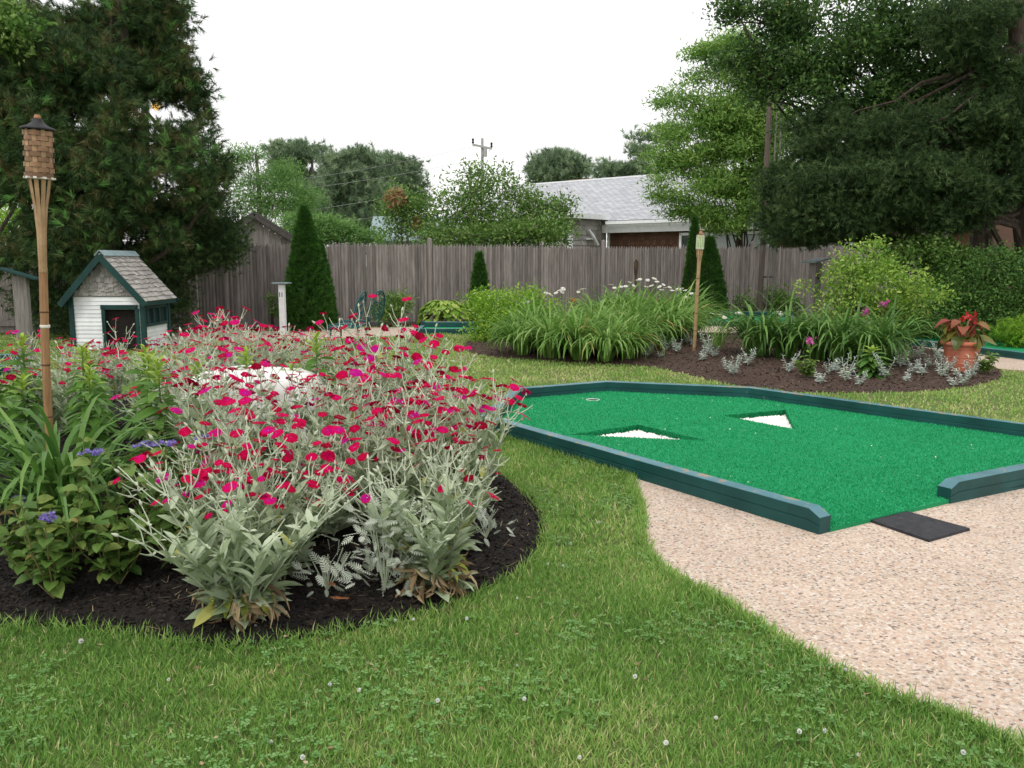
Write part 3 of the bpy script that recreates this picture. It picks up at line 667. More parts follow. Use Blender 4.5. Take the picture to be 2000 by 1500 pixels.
BUDM = bud_mesh()
def campion(label, nst=14, H=.62, spread=.30, dead=False, nfl=14, leafy=1.0, lo_leaf=.14):
    root = empty('rose_campion', (0, 0, 0), label, 'flowering plant', 'rose campion plants filling the round bed')
    st = Acc(); lf = Acc(); tips = []
    lp, ld, ls, lr = [], [], [], []
    for k in range(nst):
        az = rng.uniform(0, 6.283); rr = rng.uniform(.0, 1) ** .6; L = H * rng.uniform(.72, 1.1) * (1 - .15 * rr)
        bx = np.array([math.cos(az), math.sin(az), 0]) * rng.uniform(.01, .07)
        lean = rr * spread * 1.9
        top = bx + np.array([math.cos(az) * lean * L, math.sin(az) * lean * L, L * (1 - .25 * lean)])
        mid = bx + (top - bx) * .5 + np.array([math.cos(az), math.sin(az), 0]) * -.02 + [0, 0, .03]
        ts = np.linspace(0, 1, 8)[:, None]; cur = (1 - ts) ** 2 * bx + 2 * ts * (1 - ts) * mid + ts ** 2 * top
        nfork = .62; cf = cur[:6]
        st.tube(cf, np.linspace(.0044, .0030, 6), 5, rng.uniform(0, 1), cap=False)
        # leaf pairs
        z = .02
        nn = int(9 * leafy)
        for q in range(nn):
            t = (q + .3) / nn; p = np.array([np.interp(t * .75, ts[:, 0], cur[:, i]) for i in range(3)])
            ph = rng.uniform(0, 3.14) + q * 1.57; sz = lo_leaf * (1 - .42 * t) * rng.uniform(.7, 1.15)
            for sg in (0, math.pi):
                upn = rng.uniform(.8, 2.2) if t > .2 else rng.uniform(.0, 1.2)
                lp.append(p); ld.append((math.cos(ph + sg), math.sin(ph + sg), upn)); ls.append(sz); lr.append(rng.uniform(0, .8) if rng.uniform() > .03 else 1)
        # forks
        f0 = cur[5]; dirm = (cur[7] - cur[5]); dirm /= np.linalg.norm(dirm)
        def fork(p, d, L, lev):
            nb = 2 if rng.uniform() < .85 else 3
            ph0 = rng.uniform(0, 3.14)
            lp.append(p); ld.append((math.cos(ph0), math.sin(ph0), .5)); ls.append(.035); lr.append(.85)
            lp.append(p); ld.append((-math.cos(ph0), -math.sin(ph0), .5)); ls.append(.035); lr.append(.85)
            for b in range(nb):
                ph = ph0 + b * 2 * math.pi / nb; side = np.array([math.cos(ph), math.sin(ph), .15])
                dd = d + side * rng.uniform(.35, .65); dd /= np.linalg.norm(dd); l2 = L * rng.uniform(.7, 1.2)
                e = p + dd * l2; m = p + dd * l2 * .5 + side * .008
                st.tube([p, m, e], [.0028, .0024, .0020], 5, rng.uniform(.3, 1), cap=False)
                if lev > 0: fork(e, dd, L * .72, lev - 1)
                else: tips.append((e, dd))
        fork(f0, dirm, H * rng.uniform(.13, .2), 1)
    random.shuffle(tips)
    for e, d in tips[nfl:nfl + (30 if dead else 9)]:
        o = bpy.data.objects.new('bud', BUDM); col.objects.link(o); o.parent = root; o.location = e; o.rotation_euler = Vector(d).to_track_quat('Z', 'Y').to_euler(); o.scale = (rng.uniform(.8, 1.25),) * 3
    add_leaves(lf, LANCE, lp, ld, ls, np.array(lr), .5, 1.15)
    if dead:
        dl = Acc(); m = 170; az = rng.uniform(0, 6.28, m); rr = rng.uniform(.02, .15, m)
        pos = np.stack([rr * np.cos(az), rr * np.sin(az), rng.uniform(.005, .13, m)], 1); d = np.stack([np.cos(az), np.sin(az), rng.uniform(-1.6, .4, m)], 1)
        add_leaves(dl, leaf_tpl(.22, 4, .7, .5, .3, .5, 0, .05), pos, d, rng.uniform(.05, .11, m), rng.uniform(0, 1, m), 1.2)
        dl.build('dead_leaves', M['deadleaf'], root)
        yl = Acc(); m = 6; az = np.array([-2.2, -1.2, -.6, -1.7, -.2, -2.8]); pos = np.stack([.09 * np.cos(az), .09 * np.sin(az), rng.uniform(.08, .15, m)], 1)
        add_leaves(yl, leaf_tpl(.33, 5, .5, .15), pos, np.stack([np.cos(az), np.sin(az), rng.uniform(-.9, -.2, m)], 1), rng.uniform(.08, .11, m), rng.uniform(.2, 1, m), .3)
        yl.build('yellow_leaves', M['yellowleaf'], root)
    st.build('stems', M['campstem'], root); lf.build('leaves', M['campleaf'], root)
    for i, (e, d) in enumerate(tips[:nfl]):
        o = bpy.data.objects.new('flower', FLW[rng.integers(len(FLW))]); col.objects.link(o); o.parent = root
        o.location = e + d * .018; t = Vector((d[0] * .7 + rng.normal(0, .22), d[1] * .7 - .12 + rng.normal(0, .22), 1.0))
        o.rotation_euler = t.to_track_quat('Z', 'Y').to_euler(); o.scale = (rng.uniform(.8, 1.15),) * 3
    return root
LC = 'rose campion with silver leaves and magenta flowers massed inside the round bed'
protos = [campion(LC, 13, .66, .30, False, 27), campion(LC, 15, .60, .34, False, 30), campion(LC, 12, .72, .26, False, 25), campion(LC, 14, .56, .38, False, 28)]
def placeA(px, py, z=0): g = G(px, py, z); return np.array([g[0], g[1], float(bedA.z(g[0], g[1]))])
front1 = campion('rose campion with a skirt of tan dead leaves and yellow leaves, foremost beside dark mulch', 30, .74, .40, True, 9, 1.35, .17)
front1.location = placeA(475, 1222)
front2 = campion('rose campion with brown dead leaves at its foot, right of the white lacy plant', 22, .66, .38, True, 7, 1.3, .165)
front2.location = placeA(850, 1165); front2.rotation_euler = (0, 0, 2.1)
spots = [(-1.35, 4.15), (-.95, 4.25), (-.58, 4.35), (-1.05, 3.85), (-.72, 4.25), (-.32, 4.3), (-1.62, 4.6), (-1.2, 4.65), (-.8, 4.75), (-.42, 4.8), (-.22, 4.8), (-1.9, 5.0), (-1.45, 5.1), (-1.0, 5.25), (-.6, 5.3), (-.36, 5.4), (-1.9, 5.5),
         (-1.25, 5.7), (-.75, 5.85), (-.5, 5.95), (-1.6, 6.9), (-1.1, 6.6), (-.7, 6.6), (-2.5, 6.6), (-2.2, 7.2), (-1.7, 7.5), (-1.2, 7.3), (-2.9, 7.3), (-2.6, 7.9), (-2.0, 8.1), (-1.5, 8.0), (-3.4, 7.9), (-3.0, 8.5), (-2.4, 8.7),
         (-3.9, 8.5), (-3.9, 7.3), (-4.4, 7.9), (-3.3, 6.3), (-4.0, 6.4), (-4.6, 7.0), (-3.5, 5.7), (-.98, 3.78), (-1.28, 3.78), (-1.5, 3.95)]
used = [False] * 4; pks = [kids(p) for p in protos]
for q, (x, y) in enumerate(spots):
    x += rng.normal(0, .06); y += rng.normal(0, .06); z = float(bedA.z(x, y)); i = q % 4; sc = rng.uniform(.92, 1.12) * (1.17 if y > 4.3 else 1.06 if y > 4.0 else .92) * (1.06 if y > 6.3 else 1) * (.88 if x < -3.2 else 1) * (.93 if (x < -.9 and 4.55 < y < 6.0) else 1)
    if not used[i]: protos[i].location = (x, y, z); protos[i].rotation_euler = (0, 0, rng.uniform(0, 6)); protos[i].scale = (sc,) * 3; used[i] = True
    else: copy_tree(protos[i], (x, y, z), rng.uniform(0, 6.28), sc, ch=pks[i])

# ---- strap-leaf clumps (daylily)
def strap_clump(name, label, cat, grp, n=70, H=.75, w=.018, mat='strap', spread=1.0, droop=1.0):
    root = empty(name, (0, 0, 0), label, cat, grp); a = Acc()
    for k in range(n):
        az = rng.uniform(0, 6.283); L = H * rng.uniform(.8, 1.45); b = np.array([math.cos(az), math.sin(az), 0]) * rng.uniform(0, .10)
        out = np.array([math.cos(az), math.sin(az), 0]); side = np.array([-math.sin(az), math.cos(az), 0]); el = R(rng.uniform(58, 88)); cur = b.copy(); V = []; S = 7
        bend = rng.uniform(10, 34) * droop
        for s in range(S + 1):
            t = s / S; ww = w * (math.sin(math.pi * (.18 + .80 * t)) ** .7 + .05) * (1 if s < S else .05)
            V += [tuple(cur - side * ww / 2), tuple(cur + np.array([0, 0, -.2 * ww])), tuple(cur + side * ww / 2)]
            cur = cur + (out * math.cos(el) * spread + np.array([0, 0, math.sin(el)])) * L / S; el -= R(bend * (.4 + 1.3 * t)) 
            if cur[2] < .03: cur[2] = .03
        Fc = []
        for s in range(S): q = s * 3; Fc += [(q, q + 1, q + 4, q + 3), (q + 1, q + 2, q + 5, q + 4)]
        a.add(V, Fc, np.clip(rng.normal(.45, .22), 0, 1) if rng.uniform() > .02 else 1.0)
    a.build('leaves', M[mat], root); return root
def many(protos, pts, bed, scr=(.9, 1.1), labels=None):
    scr = tuple(scr)
    used = [False] * len(protos); pk = [kids(p) for p in protos]
    for q, (x, y) in enumerate(pts):
        i = q % len(protos); z = float(bed.z(x, y)) if bed else 0.0; s = rng.uniform(*scr); rz = rng.uniform(0, 6.28)
        if not used[i]: protos[i].location = (x, y, z); protos[i].rotation_euler = (0, 0, rz); protos[i].scale = (s,) * 3; used[i] = True; o = protos[i]
        else: o = copy_tree(protos[i], (x, y, z), rz, s, ch=pk[i])
        if labels: o['label'] = labels[q]
gdl = 'daylily clumps massed in the rear bed'; ldl = 'arching daylily clump within the large light green mass left of the leaning bamboo torch'
dl = [strap_clump('daylily_clump', ldl, 'daylily', gdl, 190, .74, .029) for _ in range(3)]
pts = [G(px, py)[:2] for px, py in ((1020, 698), (1075, 703), (1130, 706), (1185, 709), (1225, 707), (1045, 688), (1100, 692), (1155, 695), (1210, 698), (1260, 694), (1305, 690), (1120, 680), (1180, 682), (1240, 682), (1295, 679), (1330, 676), (1160, 671), (1215, 670), (1270, 668), (1320, 667))]
many(dl, pts, bedB, (.9, 1.12))
for k in range(9):
    x, y = G(1175 + k * 22, 661)[:2]; copy_tree(dl[k % 3], (x, y, float(bedB.z(x, y))), k, 1.22, 'tall daylily clump at the back of the light green mass below the white daisies', ch=kids(dl[k % 3]))
dd = [strap_clump('daylily_clump', 'dark', 'daylily', gdl, 110, .52, .022, 'strapdk') for _ in range(2)]
many(dd, [G(px, py)[:2] for px, py in ((1478, 712), (1535, 716), (1640, 722), (1700, 726), (1590, 718), (1665, 705), (1735, 716))], bedB, (1.5, 1.75),
     ['dark green daylily clump right of the bamboo torch, leftmost of the dark ones', 'dark green daylily clump second from left, behind the sweet pea', 'daylily clump with long drooping leaves behind the lime green plant', 'daylily clump with wide arching leaves at the right end of the row', 'dark daylily clump between the sweet pea and the drooping clump', 'daylily clump below the pink flowers, behind its neighbours', 'daylily clump at far right of row, nearest the terracotta pot'])
gr = strap_clump('grass_tuft', 'thin upright light green leaf tuft right of the leaning bamboo torch', 'plant', None, 60, .42, .009, 'strap', .7); x, y = G(1400, 700)[:2]; gr.location = (x, y, float(bedB.z(x, y)))
# strap plants in the near bed (left)
lb = [strap_clump('daylily_clump', 'a', 'daylily', 'broad strap leaved clumps at the left of the round bed', 70, .60, .024, 'strapdk', .9)]
many(lb, [(-2.22, 4.1), (-2.28, 4.35)], bedA, (1.08, 1.2), ['broad green strap leaved clump behind the purple floss flowers at left', 'broad strap leaved clump near the foot of the woven torch'])

# ---- lilies (whorled lance leaves on upright stem, lime tops)
def lily(label, H=.6):
    root = empty('lily_plant', (0, 0, 0), label, 'lily', 'leafy unopened lilies behind the woven torch'); st = Acc(); a = Acc()
    st.tube([(0, 0, 0), (.01, 0, H * .5), (0, .01, H)], [.006, .005, .003], 6, .2); st.build('stem', M['stemg'], root)
    lp, ld, ls, lr = [], [], [], []
    for k in range(60):
        t = (k + 4) / 64; az = k * 2.4; lp.append((0, 0, H * t)); upn = .15 + (1.8 * max(0, t - .72) / .28 if t > .72 else 0) + rng.normal(0, .12)
        ld.append((math.cos(az), math.sin(az), upn)); ls.append((.215 - .13 * max(0, t - .6) / .4) * rng.uniform(.85, 1.1)); lr.append(.15 + .5 * t + (.35 if t > .8 else 0) + rng.normal(0, .08))
    add_leaves(a, leaf_tpl(.25, 5, .45, .2, .35, .4), lp, ld, ls, np.array(lr), .25, 1.2); a.build('leaves', M['lily'], root); return root
ly = [lily('leafy green lily with lime crown and no open flower, beside the woven torch', h) for h in (.78, .66, .84)]
pts = [(-2.45, 5.0), (-2.95, 5.2), (-2.7, 5.45), (-2.2, 5.25), (-2.1, 5.75), (-3.3, 5.5), (-2.55, 6.0), (-3.0, 6.1), (-1.95, 4.75), (-3.5, 6.2), (-1.95, 6.35), (-2.9, 4.7), (-1.45, 6.45), (-1.62, 6.35)]
many(ly, pts, bedA, (.80, .95), ['lily with lime crown standing directly right of the woven torch pole', 'lily left of the woven torch pole', 'lily behind the woven torch pole', 'second lily right of the torch', 'lily in front of the little house corner', 'lily at the far left among red flowers', 'lily in front of the white clapboard wall', 'lily behind the left hand lilies', 'short lily among magenta flowers right of torch', 'lily nearest the grey wooden post', 'lily with pale crown left of the white boulder', 'lily at the left edge with drooping leaves', 'broad leaved green shoot behind the white boulder', 'green shoot just left of the one behind the boulder'])

# ---- floss flower (ageratum)
def floss(label, n=26, H=.34, nf=2):
    root = empty('floss_flower', (0, 0, 0), label, 'floss flower', 'leafy floss flowers at the front left of the bed'); st = Acc(); a = Acc(); tips = []
    lp, ld, ls, lr = [], [], [], []
    for k in range(9):
        az = rng.uniform(0, 6.28); out = np.array([math.cos(az), math.sin(az), 0]); L = H * rng.uniform(.6, 1.1); e = out * L * rng.uniform(.15, .7) + np.array([0, 0, L]); m = e * .5 + out * .03
        st.tube([(0, 0, 0), m, e], [.004, .003, .002], 5, rng.uniform(0, 1)); tips.append(e)
        for q in range(6):
            t = .25 + q * .14; p = e * t + (m - e * .5) * 4 * t * (1 - t) * .5
            for sg in (0, math.pi):
                ph = az + q * 1.57 + sg; lp.append(p); ld.append((math.cos(ph), math.sin(ph), rng.uniform(-.1, .6))); ls.append(rng.uniform(.05, .085)); lr.append(np.clip(rng.normal(.5, .22), 0, 1))
    add_leaves(a, leaf_tpl(.75, 5, .35, .18, .3, .38, 0.05, .03), lp, ld, ls, np.array(lr), .4); a.build('leaves', M['ager'], root); st.build('stems', M['stemg'], root)
    for e in tips[:nf]:
        f = Acc()
        for h in range(9):
            c = e + np.array([rng.normal(0, .02), rng.normal(0, .02), .02 + rng.normal(0, .006)]); m = 34; d = unit(m); d[:, 2] = abs(d[:, 2])
            f.scatter([(-.15, 0, 0), (.15, 0, 0), (0, 1, 0)], [(0, 1, 2)], frames(d, rng.uniform(0, 6, m)) * .017, np.tile(c, (m, 1)), rng.uniform(0, 1, m))
        f.build('flower', M['purple'], root)
    return root
fl = [floss('x', 26, .40, 1), floss('x', 26, .34, 0), floss('x', 20, .46, 2)]
many([fl[2], fl[1], fl[0]], [(-1.55, 3.95), (-1.75, 3.72), (-1.98, 3.6), (-1.72, 4.1), (-1.45, 3.74), (-2.15, 3.75), (-1.98, 3.95), (-1.5, 4.35), (-1.7, 4.45)], bedA, (.95, 1.1),
     ['floss flower with lavender tufts beside the first red flowers', 'leafy floss plant with yellowish leaves above the black mulch', 'floss flower with lavender cluster at the left picture edge', 'floss flower with pale purple heads below the lilies', 'leafy floss plant just left of the foremost rose campion', 'leafy floss plant cut by the left picture edge', 'floss flower behind the edge one', 'tall floss flower touching the rose campions', 'leafless topped floss plant below the torch pole'])
# small seedlings on mulch
def seedling(label):
    root = empty('seedling', (0, 0, 0), label, 'seedling', 'small plants on the black mulch'); a = Acc(); m = 7; az = rng.uniform(0, 6.28, m)
    add_leaves(a, leaf_tpl(.75, 5, .3, .15, .3, .4, .05, .03), np.stack([np.zeros(m), np.zeros(m), rng.uniform(.02, .09, m)], 1), np.stack([np.cos(az), np.sin(az), rng.uniform(0, .5, m)], 1), rng.uniform(.04, .06, m), rng.uniform(.3, .7, m))
    a.build('leaves', M['ager'], root); s = Acc(); s.tube([(0, 0, 0), (.004, 0, .09)], .0022, 5); s.build('stem', M['stemg'], root); return root
sd = [seedling('x')]; sp = [G(225, 1130)[:2], G(115, 1100)[:2], G(45, 1145)[:2]]
many(sd, sp, bedA, (.9, 1.2), ['round leaved seedling on black mulch left of the foremost campion', 'seedling with a red stalk on black mulch', 'single leaf seedling near the left edge on black mulch'])
a = Acc(); a.tube([(0, 0, 0), (.01, 0, .05), (.04, 0, .10)], .003, 6); a.build('stalk', M['red'], [o for o in bpy.data.objects if o.get('label', '').startswith('seedling with a red')][0])

# ---- dusty miller
def dusty(label, n=60, H=.34, r=.14):
    n = int(n * 1.7)
    root = empty('dusty_miller', (0, 0, 0), label, 'dusty miller', 'white lacy dusty millers in the round bed'); a = Acc()
    # lacy leaf template: rachis with lobes
    V = []; Fc = []
    for i in range(6):
        t = .15 + i * .16; l = .30 * math.sin(math.pi * (.25 + .65 * t))
        for sg in (-1, 1):
            b = len(V); V += [(0, t - .05, 0), (sg * l * .6, t + .06, .03), (sg * l, t + .16, -.02), (sg * l * .45, t + .15, .03), (0, t + .04, 0)]; Fc += [(b, b + 1, b + 3, b + 4), (b + 1, b + 2, b + 3)]
    b = len(V); V += [(-.03, 0, 0), (.03, 0, 0), (.02, 1.05, 0), (-.02, 1.05, 0)]; Fc += [(b, b + 1, b + 2, b + 3)]
    pos = np.stack([rng.normal(0, r * .5, n), rng.normal(0, r * .5, n), rng.uniform(.02, H, n)], 1); d = np.stack([pos[:, 0] * 8, pos[:, 1] * 8, rng.uniform(-.3, 1.2, n)], 1) + unit(n) * .5
    add_leaves(a, (V, Fc), pos, d, rng.uniform(.035, .075, n), rng.uniform(0, 1, n), .8); a.build('leaves', M['dusty'], root)
    s = Acc()
    for k in range(7): s.tube([(0, 0, 0), (rng.normal(0, .05), rng.normal(0, .05), H * .8)], .003, 5, .5)
    s.build('stems', M['campstem'], root); return root
g = placeA(752, 1178); o = dusty('lacy white dusty miller between the two foremost rose campions', 130, .40, .15); o.location = g
g = placeA(950, 1075); o = dusty('small dusty miller at the right side of the bed on brown mulch', 26, .12, .12); o.location = g
g = placeA(640, 1185); o = dusty('sparse dusty miller behind the fallen oak leaf', 24, .2, .12); o.location = g
# fallen oak leaf
def oak_leaf(px, py, s, rz, label):
    g = placeA(px, py); half = [(0, 0), (.03, .12), (.14, .18), (.10, .28), (.28, .36), (.16, .46), (.36, .60), (.18, .66), (.22, .82), (.06, .84), (0, 1)]
    V = [(x, y, .12 * abs(x) + .05 * math.sin(y * 6)) for x, y in half] + [(-x, y, .16 * abs(x) + .05 * math.sin(y * 6)) for x, y in half[1:-1]]
    n = len(half); Fc = []
    mid = [(0, y, .05 * math.sin(y * 6)) for x, y in half]; k0 = len(V); V += mid
    for i in range(n - 1):
        Fc.append((i, i + 1, k0 + i + 1, k0 + i)); li = lambda j: 0 if j == 0 else (n - 1 if j == n - 1 else n + j - 1); Fc.append((li(i), k0 + i, k0 + i + 1, li(i + 1)))
    a = Acc(); a.add(np.array(V) * s, Fc, .5); a.tube([(0, 0, 0), (0, -.15 * s, .01)], .0015, 5)
    o = a.build('oak_leaf', M['oakleaf']); o.location = g + [0, 0, .03]; o.rotation_euler = (R(25), 0, rz); tag(o, label, 'leaf')
oak_leaf(678, 1205, .13, 2.9, 'brown fallen oak leaf lying between the two foremost campions'); oak_leaf(660, 1190, .06, 1.2, 'small torn piece of orange leaf beside the oak leaf')

# ---- boulder
a = Acc(); nr = 24; na = 40; V = []
for i in range(nr + 1):
    t = i / nr; ph = math.pi * .5 * t
    for j in range(na):
        th = j * 2 * math.pi / na; bx = 1 / max(abs(math.cos(th)) ** 3 + abs(math.sin(th)) ** 3, .01) ** (1 / 3.0)
        rr = min(1, math.sin(ph) ** .35 * 1.0) if i else 0
        x = .52 * bx * rr * math.cos(th); y = .34 * bx * rr * math.sin(th); z = .48 * math.cos(ph) ** .45 if t < 1 else 0
        nz = (float(vnoise(x + 5, y + z * 2, 5, 41)) - .5) * .10 + (float(vnoise(x + 9, y + z * 3, 14, 42)) - .5) * .04
        V.append((x * (1 + nz * .6), y * (1 + nz * .6), z * (1 + nz * .45) + nz * .05))
Fc = [(i * na + j, (i + 1) * na + j, (i + 1) * na + (j + 1) % na, i * na + (j + 1) % na) for i in range(nr) for j in range(na)]
a.add(V, Fc); o = a.build('boulder', M['white_stone'], smooth=True); o.location = (-1.86, 6.1, .12); tag(o, 'long white flat topped stone boulder half hidden among the magenta flowers', 'boulder')
o.location = (-1.88, 6.35, .20); o.scale = (1.02, 1, 1.08)

# ---- tiki torches
def torch(name, label, loc, tip, s=1.0, style=0):
    """loc base, tip = world point of the top; axis along base->tip"""
    loc = np.array(loc); tip = np.array(tip); ax = tip - loc; H = np.linalg.norm(ax); q = Vector(ax).to_track_quat('Z', 'Y')
    root = empty(name, loc, label, 'tiki torch', 'bamboo garden torches'); root.rotation_mode = 'QUATERNION'; root.rotation_quaternion = q
    r0 = (.0165 if style == 0 else .0195) * s; capH = .05 * s; bt = H - .055 * s; bb = bt - .185 * s if style == 0 else bt - .15 * s; sp = bb - .36 * s if style == 0 else bb - .19 * s
    Rb = .053 * s if style == 0 else .040 * s
    a = Acc(); pts = []; rad = []
    zz = 0; nodes = np.arange(.12, sp, .27) 
    for z in np.linspace(0, sp, 60): pts.append((.004 * math.sin(z * 5), .003 * math.cos(z * 4), z)); rad.append(r0 * (1 + .10 * max(0, 1 - min(abs(nodes - z)) / .012 if len(nodes) else 0)) * rng.uniform(.985, 1.015))
    a.tube(pts, rad, 14, .5)
    for nz in nodes: a.lathe([(r0 * 1.0, nz - .006), (r0 * 1.13, nz), (r0 * 1.0, nz + .006)], 14, (.004 * math.sin(nz * 5), .003 * math.cos(nz * 4), 0), mi=1)
    a.build('pole', [M['bamboo'] if style == 0 else M['weavelt'] if style == 1 else M['bark'], M['bamboodk']], root, smooth=True)
    a = Acc(); k = 10
    for j in range(k):
        th = j * 2 * math.pi / k; V = []
        for z, rr, ww in ((sp - .02 * s, r0 * .9, .0125 * s), (sp + (bb - sp) * .4, r0 * 1.12, .0125 * s), (sp + (bb - sp) * .68, r0 * 1.6, .0155 * s), (bb, Rb * .84, .0165 * s), (bb + .02 * s, Rb * .95, .0165 * s), (bt + .006 * s, Rb * .99, .0165 * s)):
            c, s_ = math.cos(th), math.sin(th); V += [(rr * c + ww / 2 * s_, rr * s_ - ww / 2 * c, z), (rr * c - ww / 2 * s_, rr * s_ + ww / 2 * c, z), ((rr - .004) * c, (rr - .004) * s_, z)]
        Fc = []
        for i in range(5): p = i * 3; Fc += [(p, p + 1, p + 4, p + 3), (p + 1, p + 2, p + 5, p + 4), (p + 2, p, p + 3, p + 5)]
        a.add(V, Fc, rng.uniform(.1, .9))
    a.build('split_slats', M['weavelt'] if style == 0 else M['weavelt'] if style == 1 else M['bark'], root)
    if style == 0:
        a = Acc(); nb = 9; hb = (bt - bb) / nb
        for b in range(nb):
            z0 = bb + b * hb; n = 54; V = []
            for j in range(n):
                th = j * 2 * math.pi / n; rr = Rb * (.99 + .065 * math.cos(k / 2 * th + math.pi * b)) * (1 + .02 * b / nb)
                for z in (z0 + .001, z0 + hb - .0015): V.append((rr * math.cos(th), rr * math.sin(th), z))
            a.add(V, [(2 * j, 2 * ((j + 1) % n), 2 * ((j + 1) % n) + 1, 2 * j + 1) for j in range(n)], rng.uniform(0, 1))
        a.lathe([(.03 * s, bb), (.046 * s, bb + .01), (.046 * s, bt)], 20, mi=1)
        a.build('woven_basket', [M['weave'], M['blackmetal']], root)
        a = Acc(); a.lathe([(Rb * .91, bb - .004 * s), (Rb * .97, bb), (Rb * .91, bb + .004 * s)], 30)
        for j in range(k): th = j * 2 * math.pi / k; a.box((Rb * .96 * math.cos(th), Rb * .96 * math.sin(th), bb), (.016 * s, .012 * s, .008 * s), th)
        a.build('cord', M['cord'], root)
        a = Acc(); a.lathe([(r0 * 1.1, 0), (r0 * 1.2, .004), (r0 * 1.2, .012), (r0 * 1.1, .016)], 20, (0, 0, H - .85 * s)); a.build('cord', M['cord'], root)
        a = Acc(); a.lathe([(.056 * s, bt + .002 * s), (.067 * s, bt + .004 * s), (.063 * s, bt + .011 * s), (.036 * s, bt + .022 * s), (.020 * s, bt + .036 * s), (.018 * s, bt + .046 * s)], 28); a.build('cap', M['blackmetal'], root, smooth=True)
    else:
        a = Acc(); a.lathe([(Rb * .9, bb), (Rb, bb + .01), (Rb, bt - .01), (Rb * .8, bt)], 20)
        a.build('canister', M['greenglass'] if style == 1 else M['bark'], root, smooth=True)
        a = Acc()
        for j in range(14):
            th = j * 2 * math.pi / 14; a.tube([(Rb * 1.01 * math.cos(th), Rb * 1.01 * math.sin(th), bb), (Rb * 1.01 * math.cos(th), Rb * 1.01 * math.sin(th), bt - .01)], .003 * s, 5)
        for z in (bb + .005, bb + .02, bt - .012): a.lathe([(Rb * 1.03, z - .003), (Rb * 1.08, z), (Rb * 1.03, z + .003)], 20)
        a.build('cord', M['cord'] if style == 1 else M['bamboodk'], root)
        a = Acc(); a.lathe([(Rb * .6, bt), (Rb * .5, bt + .02 * s), (Rb * .35, bt + .04 * s)], 16); a.build('cap', M['copper'] if style == 1 else M['blackmetal'], root, smooth=True)
    a = Acc(); a.lathe([(.011 * s, H - .01 * s), (.014 * s, H - .004 * s), (.010 * s, H + .008 * s)], 10); a.build('wick', M['copper'], root)
    return root
b = P(99, 1000, 4.45); torch('bamboo_torch', 'tall bamboo torch with brown woven basket head and black cap, at the left', (b[0], 4.45, .05), P(73, 228, 4.4), 1.22, 0)
b = G(1357, 700); torch('bamboo_torch', 'leaning bamboo torch with green canister in front of the far shrub', (b[0] - .02, b[1], .05), P(1369, 449, b[1] - .1), 1.42, 1)
b = P(1238, 625, 18.5); torch('bamboo_torch', 'small dark brown bamboo torch standing before the fence above white daisies', (b[0], 18.5, 0), P(1243, 505, 18.5), 1.15, 2)
#PART3

# ================================================================== SHRUBS AND TREES
def blobs_points(blobs, n, inner=.3, gap=0, gs=1.0):
    """blobs: (px,py,Y,rx,ry,[rdepth]) in photo pixels at depth Y (size measured there)"""
    w = np.array([b[3] * b[4] for b in blobs], float); idx = rng.choice(len(blobs), n, p=w / w.sum()); C = []; Rr = []
    for b in blobs:
        c = P(b[0], b[1], b[2]); k = b[2] / F; C.append(c); Rr.append((b[3] * k, (b[5] if len(b) > 5 else b[3] * k), b[4] * k))
    C = np.array(C); Rr = np.array(Rr); u = unit(n); r = (inner + (1 - inner) * rng.uniform(0, 1, n)) ** .6
    pts = C[idx] + u * r[:, None] * Rr[idx]
    if gap:
        nz = vnoise(pts[:, 0] + pts[:, 1] * .6, pts[:, 2] * 1.7 + pts[:, 1] * .3, gs, 61) * .6 + vnoise(pts[:, 0] - pts[:, 1] * .5, pts[:, 2] * 1.6, gs * 2.3, 62) * .4
        k = nz > gap; pts, u, idx = pts[k], u[k], idx[k]
    return pts, u, idx
def foliage(acc, cent, outd, per, spread, tpl, size, droop=0.0, flat=.6, jitdir=1.0, rb=None, up=.3):
    n = len(cent); cr = rb if rb is not None else rng.uniform(.08, .9, n)
    pos = np.repeat(cent, per, 0) + rng.normal(0, 1, (n * per, 3)) * [spread, spread, spread * flat]
    d = np.repeat(outd, per, 0) * .6 + unit(n * per) * jitdir; d[:, 2] += up - droop
    rr = np.clip(np.repeat(cr, per) + rng.normal(0, .16, n * per), 0, 1)
    # lighter tips toward the outside of each cluster
    add_leaves(acc, tpl, pos, d, size * rng.uniform(.6, 1.3, n * per), rr, 1.2)
def limbs(acc, base, targets, r0, sag=.0, sides=6, rt=.25):
    for t in targets:
        b = np.array(base); t = np.array(t); v = t - b; L = np.linalg.norm(v); k = 6; pts = []
        off = rng.normal(0, .05 * L, 3)
        for i in range(k + 1): u = i / k; pts.append(b + v * u + off * math.sin(math.pi * u) + rng.normal(0, .022 * L, 3) * (0 < i < k) + np.array([0, 0, -sag * L * u * (1 - u) * 2]))
        acc.tube(pts, np.linspace(r0, r0 * rt, k + 1), sides, rng.uniform(.3, .7))
